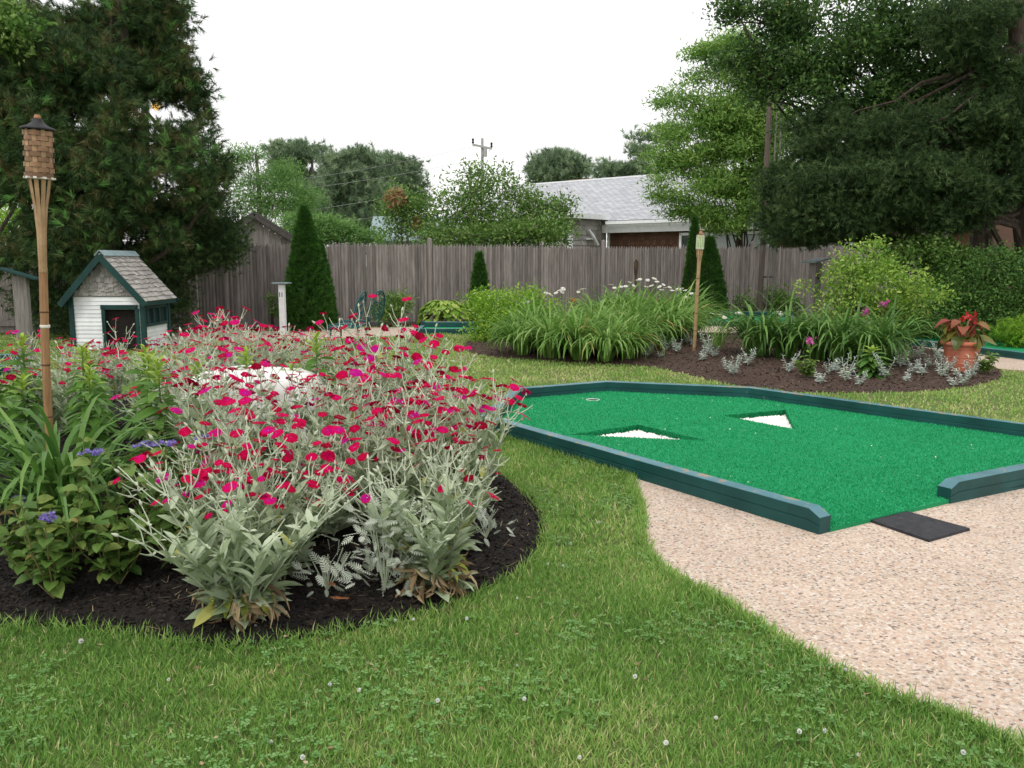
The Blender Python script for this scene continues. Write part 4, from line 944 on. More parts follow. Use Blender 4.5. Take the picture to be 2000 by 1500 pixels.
def tree(name, label, cat, base, trunk_top, r, blobs, nclust, per, spread, size, tpl, mat, bark='bark', group=None, nlimb=14, inner=.3, droop=0, flat=.6, up=.3, lim_from=.3, rt=.35, twigs=0, gap=0, gs=1.0):
    base = np.array(base, float); root = empty(name, base, label, cat, group)
    cent, out, idx = blobs_points(blobs, nclust, inner, gap, gs); nclust = len(cent); a = Acc(); foliage(a, cent, out, per, spread, tpl, size, droop, flat, up=up); a.build('crown', M[mat], root, base)
    t = Acc(); tt = np.array(trunk_top, float); pts = [base + (tt - base) * u + rng.normal(0, .03, 3) * (0 < u < 1) * np.linalg.norm(tt - base) * .2 for u in np.linspace(0, 1, 7)]
    t.tube(pts, np.linspace(r, r * rt, 7), 10); 
    if nlimb:
        for q in rng.choice(nclust, min(nlimb, nclust), replace=False):
            u = rng.uniform(lim_from, 1); u = min(u, 1); b0 = pts[min(6, int(u * 6))]; limbs(t, b0, [cent[q]], r * .24 * (1.2 - u * .6), .05)
    for q in range(twigs):
        i = rng.integers(nclust); j = np.argsort(np.linalg.norm(cent - cent[i], axis=1))[min(nclust - 1, 6)]; t.tube([cent[i], (cent[i] + cent[j]) / 2 + rng.normal(0, .05, 3), cent[j]], [.012, .01, .006], 4)
    t.build('trunk', M[bark], root, base)
    return root
LEAF1 = leaf_tpl(.5, 2, .25, .15, .25, .45); NARROW = leaf_tpl(.28, 2, .3, .15, .4, .4)
def tuft_tpl(n, spread, w, seed):
    r_ = np.random.default_rng(seed); V = []; Fc = []
    for i in range(n):
        d = r_.normal(0, 1, 3); d[1] = abs(d[1]) * .8 + spread; d /= np.linalg.norm(d); s = np.cross(d, r_.normal(0, 1, 3)); s /= np.linalg.norm(s); b = np.array([0, r_.uniform(0, .45), 0]); L = r_.uniform(.45, .7); k = len(V)
        V += [tuple(b - s * w), tuple(b + s * w), tuple(b + d * L)]; Fc.append((k, k + 1, k + 2))
    return V, Fc
TUFT = tuft_tpl(26, .9, .022, 1); PTUFT = tuft_tpl(22, .5, .028, 2); SPRAY = tuft_tpl(18, 1.3, .035, 3)

# big cryptomeria at left
cb = [(40, 170, 16.5, 110, 90), (150, 150, 17, 110, 75), (90, 270, 16.2, 120, 85), (200, 260, 16.5, 95, 75), (275, 60, 18, 70, 70), (300, 5, 18, 60, 50), (320, 145, 18, 72, 65), (250, 160, 18, 60, 60), (360, 200, 18, 40, 55), (345, 285, 17.5, 52, 42), (390, 325, 17, 55, 45), (400, 385, 16.8, 52, 40), (300, 345, 16.5, 85, 60),
      (200, 350, 16.2, 100, 60), (100, 350, 16.2, 95, 50), (30, 340, 16.5, 55, 50), (180, 60, 17.5, 45, 45), (120, 85, 17.5, 60, 42), (60, 60, 17.5, 45, 40), (200, 430, 16.2, 110, 45), (290, 430, 16.5, 70, 45), (90, 460, 16.2, 80, 35), (150, 490, 16.0, 70, 35), (240, 500, 17, 70, 40), (20, 500, 16.5, 40, 30), (380, 250, 18, 35, 40)]
tree('cryptomeria_tree', 'huge dark shaggy cryptomeria with bronze green drooping needles filling the upper left', 'conifer tree', (-8.1, 17.4, 0), P(240, -120, 17.6), .26, cb, 4200, 9, .12, .25, TUFT, 'crypt', nlimb=34, inner=.05, gap=.455, gs=1.25, droop=.15, flat=.9, up=.35, lim_from=.15)
ct = [(240, -40, 17.8, 120, 60), (60, 10, 18.5, 60, 30), (340, -30, 18, 40, 30)]
tree('dark_conifer', 'dark spreading conifer whose bare limbs cross the sky at the upper left corner', 'conifer tree', (-11.2, 18.6, 0), P(-40, -60, 18.6), .2, [(30, 30, 18.6, 70, 40), (20, 110, 18.8, 60, 60), (90, 90, 18.8, 70, 45), (230, 30, 18.9, 60, 45), (330, 60, 18.9, 45, 60), (10, 220, 18.8, 50, 60)], 420, 9, .17, .24, TUFT, 'cedar', nlimb=40, inner=.1, droop=.2, gap=.45, gs=.9)
tree('broadleaf_tree', 'green broad leaved branch reaching in at the top left corner', 'tree', (-12.5, 16, 0), P(-120, 60, 16), .12, [(15, 60, 15.5, 45, 42), (-30, 40, 15.5, 50, 60)], 120, 22, .16, .11, LEAF1, 'shrubover', nlimb=8)
tree('broadleaf_shrub', 'sunny lime green shrub seen beyond the torch slats at far left', 'shrub', (-13.5, 24.5, 0), P(20, 460, 24.5), .08, [(15, 425, 24.5, 60, 45), (40, 450, 24.5, 50, 35), (-40, 430, 24.5, 50, 55)], 160, 22, .2, .12, LEAF1, 'bright', nlimb=8)
# juniper mass at left, sweeping down to right of house
tree('juniper', 'blue green juniper mass hanging low between the little house and the fence', 'juniper', (-8.0, 18.6, 0), P(350, 430, 18.6), .16, [(400, 460, 18.4, 78, 52), (330, 455, 18, 75, 65), (370, 500, 18.2, 85, 40), (430, 480, 18.2, 40, 38), (290, 520, 17.5, 60, 40), (300, 400, 18, 60, 40), (420, 430, 18.4, 50, 30)], 800, 12, .14, .15, SPRAY, 'cedar', nlimb=25, inner=.3)
tree('shade_shrub', 'dark evergreen undergrowth behind the little house and the woven torch', 'shrub', (-7.6, 17.6, 0), P(200, 520, 17.6), .1, [(140, 560, 17.2, 70, 60), (230, 560, 17.6, 90, 60), (110, 610, 17, 50, 45), (330, 570, 17.8, 40, 40), (60, 590, 17.2, 30, 30), (345, 610, 17.9, 30, 30)], 600, 12, .13, .13, SPRAY, 'cedar', nlimb=10)

# arborvitae cones
def arbor(label, px, top, bot, halfw, Y, n, extra=None):
    base = P(px, bot, Y); base[2] = 0; tip = P(px, top, Y); H = tip[2]; rad = halfw * Y / F; root = empty('arborvitae', base, label, 'arborvitae', 'clipped arborvitae cones along the fence'); a = Acc()
    n = int(n * 1.9); u = rng.uniform(0, 1, n) ** .75; z = H * (1 - u) ; z = np.maximum(z, .02); th = rng.uniform(0, 6.28, n)
    prof = np.minimum(1, np.power(np.clip(u, 0, 1), .80) * 1.12) * (1 - .12 * np.clip((u - .8) / .2, 0, 1)); rr = rad * prof * (.92 + .22 * vnoise(th * 2.2, z * 2.2, 1.6, 77) + .05 * np.sin(th * 11 - z * 17)) * np.where(rng.uniform(0, 1, n) < .3, rng.uniform(.45, .85, n), rng.uniform(.82, 1.03, n))
    pos = np.stack([rr * np.cos(th), rr * np.sin(th), z], 1); d = np.stack([np.cos(th), np.sin(th), np.full(n, .9)], 1) + unit(n) * .45
    add_leaves(a, SPRAY, pos, d, rng.uniform(.07, .15, n), np.clip(rng.uniform(.1, .9, n), 0, 1), 1.5); a.build('foliage', M['arbor'], root)
    c = Acc(); c.lathe([(.03, 0), (.03, H * .3), (.012, H * .9)], 8); c.build('trunk', M['bark'], root); return root
arbor('tall arborvitae cone behind the white number post', 602, 405, 636, 46, 19.3, 4200)
arbor('shorter arborvitae cone merged against the right side of the tallest one', 628, 470, 634, 27, 19.6, 2400)
arbor('small narrow arborvitae cone against the fence above the lime green shrub', 937, 494, 606, 21, 21.2, 1500)
arbor('arborvitae cone behind the torch with green canister', 1382, 462, 614, 36, 23.5, 3000)
arbor('slim taller arborvitae spire just left of the green canister torch', 1352, 425, 610, 20, 23.9, 2000)

# background trees beyond the fence
GB = 'pines standing beyond the fence'
def bgpine(label, blobs, Y, tx, ttop, n, r=.22, nl=16, s=.55):
    b = P(tx, 500, Y); b[2] = 0; return tree('pine_tree', label, 'pine tree', b, P(tx, ttop, Y), r, [(x, y, Y + dy, rx, ry) for x, y, dy, rx, ry in blobs], int(n * 1.9), 8, .34, s, PTUFT, 'pine', 'barkg', GB, nl, .1, 0, .4, .5, .5, gap=.40, gs=.5)
bgpine('tall rounded pine left of centre, its top highest above the fence', [(545, 300, 0, 26, 16), (590, 300, 0, 40, 18), (625, 312, 1, 30, 22), (600, 345, 2, 50, 25), (620, 390, 0, 55, 35), (560, 330, 0, 30, 22), (640, 420, 0, 60, 30)], 58, 610, 300, 420)
bgpine('broad pine in the middle of the far pine group', [(700, 312, 0, 32, 20), (660, 320, 0, 26, 18), (690, 350, 0, 50, 30), (720, 390, 0, 55, 35), (665, 400, 0, 50, 32), (700, 435, 0, 70, 22), (760, 420, 0, 40, 25)], 55, 700, 310, 460)
bgpine('right hand pine of the far group with an open right edge', [(755, 322, 0, 32, 16), (790, 328, 0, 26, 16), (775, 352, 0, 42, 22), (800, 375, 0, 24, 18), (750, 385, 0, 40, 28), (815, 390, 0, 16, 12)], 60, 765, 330, 300)
bgpine('rounded pine above the grey house roof', [(1090, 318, 0, 40, 18), (1060, 330, 0, 28, 18), (1120, 332, 0, 30, 20), (1090, 348, 0, 60, 18), (1145, 350, 0, 16, 10)], 60, 1095, 330, 300)
bgpine('pine rising above the right part of the grey roof behind the light green tree', [(1255, 285, 0, 32, 26), (1215, 325, 0, 34, 20), (1240, 315, 0, 40, 28), (1190, 342, 0, 18, 12), (1290, 310, 0, 45, 40), (1310, 280, 0, 30, 28)], 52, 1250, 300, 330)
lb_ = P(510, 500, 36); lb_[2] = 0
tree('locust_tree', 'feathery light green locust tree behind the grey shed', 'tree', lb_, P(500, 300, 36), .16, [(480, 300, 36, 30, 18), (530, 350, 36, 50, 25), (490, 370, 36, 55, 30), (560, 385, 36, 55, 28), (590, 405, 36, 35, 18), (520, 410, 36, 70, 25), (450, 320, 36, 30, 25), (555, 330, 36, 25, 20), (600, 380, 36, 22, 14)], 620, 24, .30, .13, NARROW, 'locust', 'barkg', nlimb=24, flat=.35, inner=.15)
sb_ = P(660, 500, 31.5); sb_[2] = 0
tree('viburnum_shrub', 'rounded green shrub topping the fence right of the tallest arborvitae', 'shrub', sb_, P(660, 460, 31.5), .06, [(590, 435, 31.5, 45, 16), (640, 445, 31.5, 55, 22), (690, 462, 31.5, 45, 18), (600, 462, 31.5, 60, 22), (725, 470, 31.5, 25, 10)], 520, 20, .15, .15, NARROW, 'locust', nlimb=10)
def ovs(label, name, px, Y, blobs, n, per=16, sp=.2, sz=.10, mat='shrubover', nl=26, inner=.1, top=None):
    b = P(px, 500, Y); b[2] = 0; t = P(px, top or 420, Y); return tree(name, label, 'shrub', b, t, .05, [(x, y, Y, rx, ry) for x, y, rx, ry in blobs], n, per, sp, sz, LEAF1, mat, 'barkg', 'shrubs growing over the fence top', nl, inner, 0, .8, .4, .2, twigs=60)
ovs('olive green shrub with a tan dead patch, over the fence right of the pines', 'overhanging_shrub', 785, 25.5, [(785, 400, 45, 30), (790, 440, 45, 30), (820, 420, 30, 35), (765, 460, 30, 14), (775, 385, 18, 14)], 230, top=380)
ovs('tall open branched shrub in front of the utility pole above the fence', 'overhanging_shrub', 920, 25, [(930, 360, 60, 28), (900, 400, 70, 38), (950, 420, 60, 45), (880, 440, 60, 35), (1000, 380, 30, 30), (930, 335, 40, 14), (980, 345, 25, 18)], 420, top=330, inner=.0)
ovs('low dense shrub along the fence top below the open branched shrub', 'overhanging_shrub', 900, 24.2, [(860, 460, 55, 16), (930, 462, 70, 16), (1000, 455, 60, 22), (1060, 450, 50, 25)], 420, sp=.16, top=455)
ovs('light green spreading shrub in front of the house roof left part', 'overhanging_shrub', 1050, 25.4, [(1060, 410, 45, 25), (1030, 390, 30, 22), (1085, 435, 30, 30), (1095, 405, 22, 14), (1020, 430, 40, 30), (1110, 395, 14, 9), (1092, 460, 25, 15)], 260, top=400, inner=.0)
a = Acc(); cent, out, _ = blobs_points([(775, 388, 25.2, 16, 18), (813, 436, 25.2, 6, 12)], 90, 0); foliage(a, cent, out, 12, .07, NARROW, .12, .8); 
rt_ = [o for o in bpy.data.objects if o.get('label', '').startswith('olive green shrub')][0]; a.build('dead_foliage', M['deadfol'], rt_, np.array(rt_.location))

# right trees
lt = P(1450, 500, 27.2); lt[2] = 0
tree('light_green_tree', 'light green leafy tree leaning left over the fence in front of the house roof', 'tree', lt, P(1455, 160, 26.6), .12, [(1375, 100, 26, 34, 16), (1430, 90, 26, 50, 40), (1490, 160, 26, 45, 60), (1295, 200, 26, 18, 8), (1285, 330, 26, 16, 8), (1500, 350, 26.2, 60, 60), (1510, 250, 26.2, 50, 60), (1330, 190, 26, 45, 22), (1380, 160, 26, 45, 30), (1330, 250, 26, 55, 30), (1400, 230, 26, 60, 45), (1320, 310, 26, 55, 35), (1400, 310, 26, 70, 45), (1345, 365, 25.6, 60, 28), (1310, 385, 25.6, 45, 14), (1420, 380, 25.9, 60, 45), (1345, 414, 25.6, 58, 16), (1410, 432, 25.9, 60, 22), (1450, 250, 26, 50, 80), (1450, 130, 26, 40, 30), (1290, 355, 25.6, 25, 12), (1470, 400, 25.6, 40, 40)], 5600, 17, .19, .13, NARROW, 'lighttree', nlimb=60, inner=.0, gap=.345, gs=1.6, flat=.35, lim_from=.2, twigs=120)
rb_ = [(1500, 30, 20, 60, 35), (1430, 25, 20, 35, 30), (1440, 60, 20, 22, 16), (1560, 60, 20, 80, 60), (1490, 110, 20, 55, 35), (1420, 120, 20, 30, 16), (1560, 150, 19.5, 90, 60), (1480, 175, 20, 30, 25), (1660, 80, 19, 110, 80), (1640, 20, 19.5, 110, 50), (1780, 60, 19, 130, 80), (1660, 190, 19, 120, 70), (1800, 180, 19, 130, 80), (1900, 80, 18.5, 90, 90)]
tree('maple_tree', 'large dark broad leaved tree across the upper right with sky showing through its left edge', 'tree', (10.9, 20.2, 0), P(1900, -60, 19.5), .30, rb_, 3600, 22, .19, .10, LEAF1, 'oakl', nlimb=60, inner=.02, gap=.42, gs=1.3, flat=.6, lim_from=.3, twigs=200)
rc = [(1960, 150, 17, 60, 110), (1930, 260, 17, 90, 80), (1800, 270, 17.5, 110, 55), (1680, 270, 18, 110, 50), (1600, 250, 18.5, 65, 45), (1590, 320, 18, 65, 40), (1640, 350, 17.5, 100, 45), (1760, 350, 17, 110, 50), (1870, 370, 17, 90, 55), (1960, 340, 17, 60, 60), (1590, 400, 18, 70, 40), (1660, 420, 17.5, 100, 40), (1770, 430, 17, 90, 35), (1860, 430, 17.5, 60, 20), (1600, 445, 18.5, 90, 22), (1560, 440, 19, 50, 20), (1700, 455, 18, 80, 20), (1530, 360, 19.5, 40, 40), (1525, 430, 19.5, 40, 30), (1560, 464, 18.5, 70, 11), (1660, 470, 18, 80, 12), (1900, 60, 17, 90, 60), (2010, 420, 18, 20, 25)]
tree('red_cedar', 'massive dark cedar with layered drooping sprays filling the right side above the hedge', 'conifer tree', (10.6, 17.6, 0), P(1985, -40, 17), .32, rc, 5600, 12, .14, .17, SPRAY, 'cedar', nlimb=45, inner=.05, gap=.38, gs=1.1, flat=.5, droop=.1, lim_from=.25, rt=.5)
limb = Acc(); rootc = [o for o in bpy.data.objects if o.name.startswith('red_cedar')][0]
for tx, ty, tY in ((1800, 300, 17), (1760, 180, 17.2), (1850, 250, 16.8), (1820, 420, 16.8), (1700, 390, 17), (1880, 120, 17), (1640, 300, 17.4)): limbs(limb, (10.6, 17.6, 1.6 + rng.uniform(0, 1.5)), [P(tx, ty, tY)], .06, -.02, 8, .2)
limb.build('limb', M['bark'], rootc, np.array(rootc.location))

# hedge and shrubs at right
def hedge(label, blobs, n, per, mat, tpl, sz, name='hedge', sp=.09, cat='hedge', inner=.75, grp=None, flowers=None, nl=8):
    px, Y = blobs[0][0], blobs[0][2]; b = P(px, 640, Y); b[2] = 0
    return tree(name, label, cat, b, P(px, blobs[0][1], Y), .04, blobs, n, per, sp, sz, tpl, mat, nlimb=nl, inner=inner, flat=.8, group=grp)
hedge('broad clipped dark green hedge filling the right edge behind the potted plant', [(1930, 560, 16.2, 105, 72, 1.0), (1830, 600, 16.6, 90, 50, .9), (2030, 560, 16, 80, 75, 1.0), (1900, 610, 16, 130, 50, .9), (1770, 610, 16.8, 50, 40, .8), (1985, 620, 15.8, 60, 48, .8)], 2600, 14, 'hedge', LEAF1, .06)
hedge('loose leafy shrub behind the rose bush, below the cedar', [(1800, 500, 17, 75, 32, .9), (1840, 520, 17, 50, 40, .8), (1740, 510, 17, 35, 25, .8), (1820, 475, 17, 25, 18, .5)], 420, 16, 'shrubover', LEAF1, .08, 'leafy_shrub', .12, 'shrub', .3)
hedge('low feathery juniper at the right edge beside the teal board', [(1990, 650, 14.6, 42, 16, .5), (2025, 650, 14.6, 40, 20, .5)], 160, 12, 'bright', SPRAY, .11, 'low_juniper', .1, 'juniper', .2)
rsh = hedge('bushy rose with yellow green leaves and pale buds before the wooden number post', [(1672, 555, 14.2, 66, 52, .8), (1730, 560, 14, 90, 45, .8), (1690, 510, 14.2, 55, 35, .6), (1640, 585, 14.2, 30, 18, .5), (1790, 575, 13.9, 65, 26, .6), (1710, 480, 14.2, 22, 22, .3), (1660, 525, 14.3, 30, 20, .5), (1680, 610, 14, 80, 30, .6), (1750, 610, 14, 50, 22, .5), (1575, 562, 14.3, 26, 7, .3)], 620, 13, 'rose', LEAF1, .065, 'rose_bush', .075, 'rose bush', .25, nl=40)
def speckle(root, blobs, n, mat, sz, name='flower'):
    org = np.array(root.location); cent, out, _ = blobs_points(blobs, n, .85)
    k = (out[:, 1] < .4); cent = cent[k]; out = out[k]
    for c, u in list(zip(cent, out))[:90]:
        a = Acc(); m = 9; d = unit(m) + u * .8; d[:, 1] -= .4
        add_leaves(a, ([(-.3, 0, 0), (.3, 0, 0), (.35, .8, 0), (-.35, .8, 0)], [(0, 1, 2, 3)]), np.zeros((m, 3)), d, sz * rng.uniform(.7, 1.2, m), rng.uniform(0, 1, m), 1.5)
        o = a.build(name, M[mat], root); o.location = c - org
M['bud'] = leafmat('pale_bud', [(0, (.50, .58, .32)), (1, (.78, .80, .60))], .3, .5)
speckle(rsh, [(1640, 560, 14.1, 80, 55, .75), (1740, 570, 13.9, 90, 40, .75), (1690, 510, 14.1, 50, 35, .6), (1600, 560, 14.2, 50, 35, .6)], 100, 'bud', .02)
bs = hedge('lime green twiggy shrub with tiny white flowers left of the light green daylilies', [(960, 600, 16.8, 52, 32, .7), (1010, 590, 17.2, 45, 24, .6), (935, 590, 17, 32, 22, .5), (985, 630, 16.4, 50, 34, .6), (950, 640, 16.4, 40, 22, .5), (1060, 600, 17.4, 35, 18, .5), (1040, 575, 17.4, 18, 14, .4), (1000, 655, 16.3, 35, 14, .4), (940, 665, 16.2, 25, 8, .3), (1020, 620, 17, 50, 30, .6)], 900, 13, 'bright', LEAF1, .06, 'spirea_shrub', .09, 'shrub', .2, nl=50)
speckle(bs, [(960, 595, 16.6, 50, 32, .7), (1000, 585, 17, 45, 24, .6)], 70, 'white_petal', .016)
hedge('round dark green shrub against the fence behind the teal garden bench', [(770, 600, 20.3, 26, 26, .4), (755, 610, 20.2, 24, 18, .4), (785, 585, 20.4, 14, 14, .3)], 200, 14, 'shrubover', NARROW, .09, 'fence_shrub', .1, 'shrub', .2)
hedge('small sprawling shrub growing at the foot of the light pole', [(1455, 600, 24, 22, 22, .5), (1510, 590, 24, 30, 25, .5), (1540, 600, 23.5, 30, 20, .5)], 160, 14, 'shrubover', LEAF1, .09, 'fence_shrub', .14, 'shrub', .1)
hedge('little green sapling shrub against the fence left of the white number post', [(532, 585, 19.5, 12, 10, .2), (540, 605, 19.5, 10, 14, .2)], 40, 10, 'shrubover', NARROW, .08, 'fence_shrub', .06, 'shrub', .1)
# hosta
h = empty('hosta', (0, 0, 0), 'broad leaved green hosta behind the small teal putting hole by the fence', 'hosta'); a = Acc(); m = 300; az = rng.uniform(0, 6.28, m); el = rng.uniform(0, 1.45, m); rr = .55 * np.cos(el * .9)
pos = np.stack([rr * np.cos(az), rr * np.sin(az) * .8, .08 + .52 * np.sin(el)], 1); add_leaves(a, leaf_tpl(.6, 4, .7, .15, .2, .4), pos, np.stack([np.cos(az), np.sin(az), rng.uniform(-.3, .5, m)], 1), rng.uniform(.15, .21, m), rng.uniform(.2, 1, m), .3)
a.build('leaves', M['rose'], h)
s_ = Acc()
for k in range(14): t = rng.integers(m); s_.tube([(0, 0, 0), pos[t] * .6 + [0, 0, .1], pos[t]], .006, 5)
s_.build('stems', M['stemg'], h); g = G(868, 634); h.location = (g[0], g[1], 0); h.scale = (1.0, 1, .95)

# silver lance-leaf plants
def artem(n=5, H=.26):
    root = empty('silver_sage', (0, 0, 0), 'x', 'silver plant', 'silver leaved plants edging the rear bed'); st = Acc(); a = Acc(); lp, ld, ls = [], [], []
    for k in range(n):
        az = rng.uniform(0, 6.28); L = H * rng.uniform(.6, 1.1); e = np.array([math.cos(az) * L * .5, math.sin(az) * L * .5, L]); st.tube([(0, 0, 0), e * .5 + [0, 0, .02], e], [.004, .0035, .002], 5, .5)
        for q in range(17):
            t = .15 + q / 19; ph = q * 2.4; lp.append(e * t); ld.append((math.cos(ph), math.sin(ph), .35 + (1.2 if t > .85 else 0))); ls.append(.085 * (1.1 - .5 * t))
    add_leaves(a, NARROW, lp, ld, ls, rng.uniform(0, 1, len(lp)), .5); st.build('stems', M['campstem'], root); a.build('leaves', M['artem'], root); return root
ar = [artem(5, .24), artem(7, .32), artem(3, .18)]
arp = [(1265, 706), (1300, 700), (1290, 708), (1322, 704), (1342, 690), (1355, 694), (1372, 716), (1385, 708), (1395, 712), (1420, 735), (1432, 741), (1445, 722), (1460, 728), (1540, 738), (1602, 756), (1618, 742), (1650, 754), (1632, 738), (1678, 760), (1728, 748), (1768, 752), (1782, 738), (1758, 728), (1800, 740), (1812, 725), (1835, 712), (1828, 695), (1790, 712), (1838, 742), (1862, 757), (1880, 755), (1895, 742), (1868, 740), (1850, 735)]
LS = 'silver leaved sage plant edging the rear bed between daylilies and lawn'
many(ar, [G(*p)[:2] for p in arp], bedB, (.65, 1.0), [LS] * len(arp))
for p in ar: p['label'] = LS
lg = lily('lime green leafy plant between silver plants in front of the drooping daylilies', .36); g = G(1700, 744); lg.location = (g[0], g[1], float(bedB.z(g[0], g[1]))); lg.scale = (1.25, 1.25, .95); lg.name = 'phlox_plant'; lg['category'] = 'plant'; lg['group'] = 'lime green perennials in the rear bed'
for px, py, l in ((1925, 735, 'small leafy green plant at the right tip of the rear bed'), (1575, 748, 'pale green leafy stalk plant below the first pink flower')):
    o = floss('x', 20, .28, 0); g = G(px, py); o.location = (g[0], g[1], float(bedB.z(g[0], g[1]))); o['label'] = l; o['category'] = 'plant'; o['group'] = 'green perennials in the rear bed'; o.name = 'perennial_plant'
# sweet peas
def sweetpea(label, px, py, Yb, H, heads):
    g = G(px, Yb); z0 = float(bedB.z(g[0], g[1])); root = empty('sweet_pea', (g[0], g[1], z0), label, 'sweet pea', 'pink flowered sweet peas'); st = Acc(); a = Acc(); Y = g[1]
    for hx, hy in heads:
        e = P(hx, hy, Y) - np.array([g[0], g[1], z0]); m_ = e * .5 + np.array([rng.normal(0, .03), 0, 0]); st.tube([(0, 0, 0), m_, e], [.005, .004, .003], 5, .3)
        m = 14; t = rng.uniform(.1, .8, m); az = rng.uniform(0, 6.28, m); add_leaves(a, LEAF1, e * t[:, None], np.stack([np.cos(az), np.sin(az), rng.uniform(0, .8, m)], 1), rng.uniform(.05, .08, m), rng.uniform(.2, .9, m))
        f = Acc(); m = 26; add_leaves(f, ([(-.5, 0, 0), (.5, 0, 0), (.45, .8, .1), (-.45, .8, .1)], [(0, 1, 2, 3)]), rng.normal(0, .022, (m, 3)) + e, unit(m), rng.uniform(.03, .045, m), rng.uniform(0, 1, m), 2); f.build('flower', M['pink'], root)
    st.build('stems', M['stemg'], root); a.build('leaves', M['rose'], root)
sweetpea('sweet pea with one pink bloom between the two dark daylily groups', 1578, 700, 740, .4, [(1582, 667)])
sweetpea('sweet pea with two pink blooms rising before the rose bush', 1700, 650, 725, .7, [(1690, 609), (1727, 594)])
# daisies
def daisyflower():
    a = Acc(); k = 14
    for q in range(k):
        th = q * 6.283 / k; c, s = math.cos(th), math.sin(th); V = [(.008 * c - .002 * s, .008 * s + .002 * c, .002), (.03 * c - .006 * s, .03 * s + .006 * c, .004), (.046 * c, .046 * s, -.002), (.03 * c + .006 * s, .03 * s - .006 * c, .004), (.008 * c + .002 * s, .008 * s - .002 * c, .002)]
        a.add(V, [(0, 4, 3, 2, 1)], rng.uniform(0, 1))
    a.lathe([(.012, 0), (.011, .004), (.004, .007)], 10, mi=1); o = a.build('flower', [M['white_petal'], M['yellowc']]); me = o.data; bpy.data.objects.remove(o); return me
DF = daisyflower()
def daisy(label, px, gy, heads, bed=True):
    g = G(px, gy); z0 = float(bedB.z(g[0], g[1])) if bed else 0; root = empty('daisy_plant', (g[0], g[1], z0), label, 'daisy', 'white daisies in the rear bed'); st = Acc(); lp = []; ld = []
    for hx, hy in heads:
        Y = g[1] + rng.normal(0, .15); e = P(hx, hy - 8, Y) - np.array([g[0], g[1], z0]); st.tube([(rng.normal(0, .04), 0, 0), e * .5 + [0, 0, .03], e], [.004, .0035, .003], 5, .2)
        for q in range(5): t = rng.uniform(.1, .7); lp.append(e * t); ld.append(rng.normal(0, 1, 3) + [0, 0, .8])
        o = bpy.data.objects.new('flower', DF); col.objects.link(o); o.parent = root; o.location = e; o.rotation_euler = (R(rng.uniform(-5, 40)), R(rng.normal(0, 15)), 0); s = rng.uniform(1.0, 1.5); o.scale = (s, s, s)
    st.build('stems', M['stemg'], root); a = Acc(); add_leaves(a, NARROW, lp, ld, .07 * np.ones(len(lp)), rng.uniform(.2, .8, len(lp))); a.build('leaves', M['rose'], root)
daisy('daisies in a sparse row left of the red flower against the fence', 1090, 655, [(1066, 580), (1075, 583), (1092, 575), (1100, 572), (1098, 578), (1064, 585), (1086, 580), (1140, 572), (1136, 574), (1130, 578)])
daisy('small daisy group low among leaves above the left end of the daylilies', 1022, 662, [(1015, 605), (1022, 600), (1030, 598), (1018, 616), (1012, 604)])
daisy('daisies on top of the green mass left of the small dark torch', 1215, 655, [(1193, 564), (1230, 559), (1213, 568), (1222, 567), (1247, 555), (1250, 553), (1238, 566), (1200, 570)])
daisy('daisies on top of the green mass right of the small dark torch', 1275, 655, [(1278, 552), (1265, 555), (1283, 558), (1296, 564), (1288, 568), (1272, 566), (1262, 568), (1300, 570), (1308, 569), (1292, 574)])
daisy('thick cluster of daisies directly left of the leaning torch pole', 1325, 655, [(1332, 571), (1325, 573), (1338, 575), (1318, 576), (1312, 575), (1345, 590), (1350, 581), (1357, 592), (1340, 588), (1362, 600), (1328, 579)])
daisy('daisies with lolling heads in front of the far teal putting hole', 1420, 665, [(1390, 620), (1403, 622), (1415, 628), (1425, 624), (1440, 620), (1450, 622), (1436, 632), (1412, 622), (1445, 619)])
daisy('single daisy right of the lolling daisies', 1522, 665, [(1522, 617), (1526, 622)])
g = G(1120, 655); rt_ = empty('red_flower', (g[0], g[1], .1), 'single red bloom standing above daylilies in front of the fence', 'flower'); e = P(1121, 588, g[1]) - np.array([g[0], g[1], .1]); a = Acc(); a.tube([(0, 0, 0), e], .004, 5); a.build('stem', M['stemg'], rt_); a = Acc(); m = 20; add_leaves(a, ([(-.5, 0, 0), (.5, 0, 0), (.5, .9, .1), (-.5, .9, .1)], [(0, 1, 2, 3)]), np.tile(e, (m, 1)), unit(m) + [0, 0, .3], .075 * np.ones(m), rng.uniform(0, 1, m), 2); a.build('flower', M['red'], rt_)

# ---- terracotta pot
g = G(1875, 731); root = empty('potted_begonia', (g[0], g[1], .05), 'terracotta pot of red flowered begonia at the right end of the rear bed', 'potted plant')
a = Acc(); pr = [(.165, 0), (.17, .01), (.19, .10), (.196, .105), (.194, .112), (.205, .19), (.211, .195), (.209, .202), (.22, .29), (.226, .295), (.225, .302), (.232, .345), (.262, .35), (.270, .365), (.270, .39), (.262, .402), (.236, .402), (.23, .38)]; a.lathe(pr, 40); a.build('pot', M['terracotta'], root, smooth=False)
a = Acc(); a.lathe([(.228, .36), (.2, .375), (.01, .385)], 24); a.build('soil', M['soil'], root)
a = Acc(); m = 34; az = rng.uniform(0, 6.28, m); el = rng.uniform(0, 1.2, m); rr = rng.uniform(.08, .24, m); pos = np.stack([rr * np.cos(az) * .8, rr * np.sin(az) * .8, .42 + rng.uniform(0, .28, m)], 1)
add_leaves(a, leaf_tpl(.72, 5, .75, .12, .25, .38, .08, .03), pos, np.stack([np.cos(az), np.sin(az), rng.uniform(-.5, .5, m)], 1), rng.uniform(.14, .24, m), (pos[:, 2] - .40) / .34 + rng.normal(0, .2, m), .4); a.build('leaves', M['begonia'], root)
st = Acc()
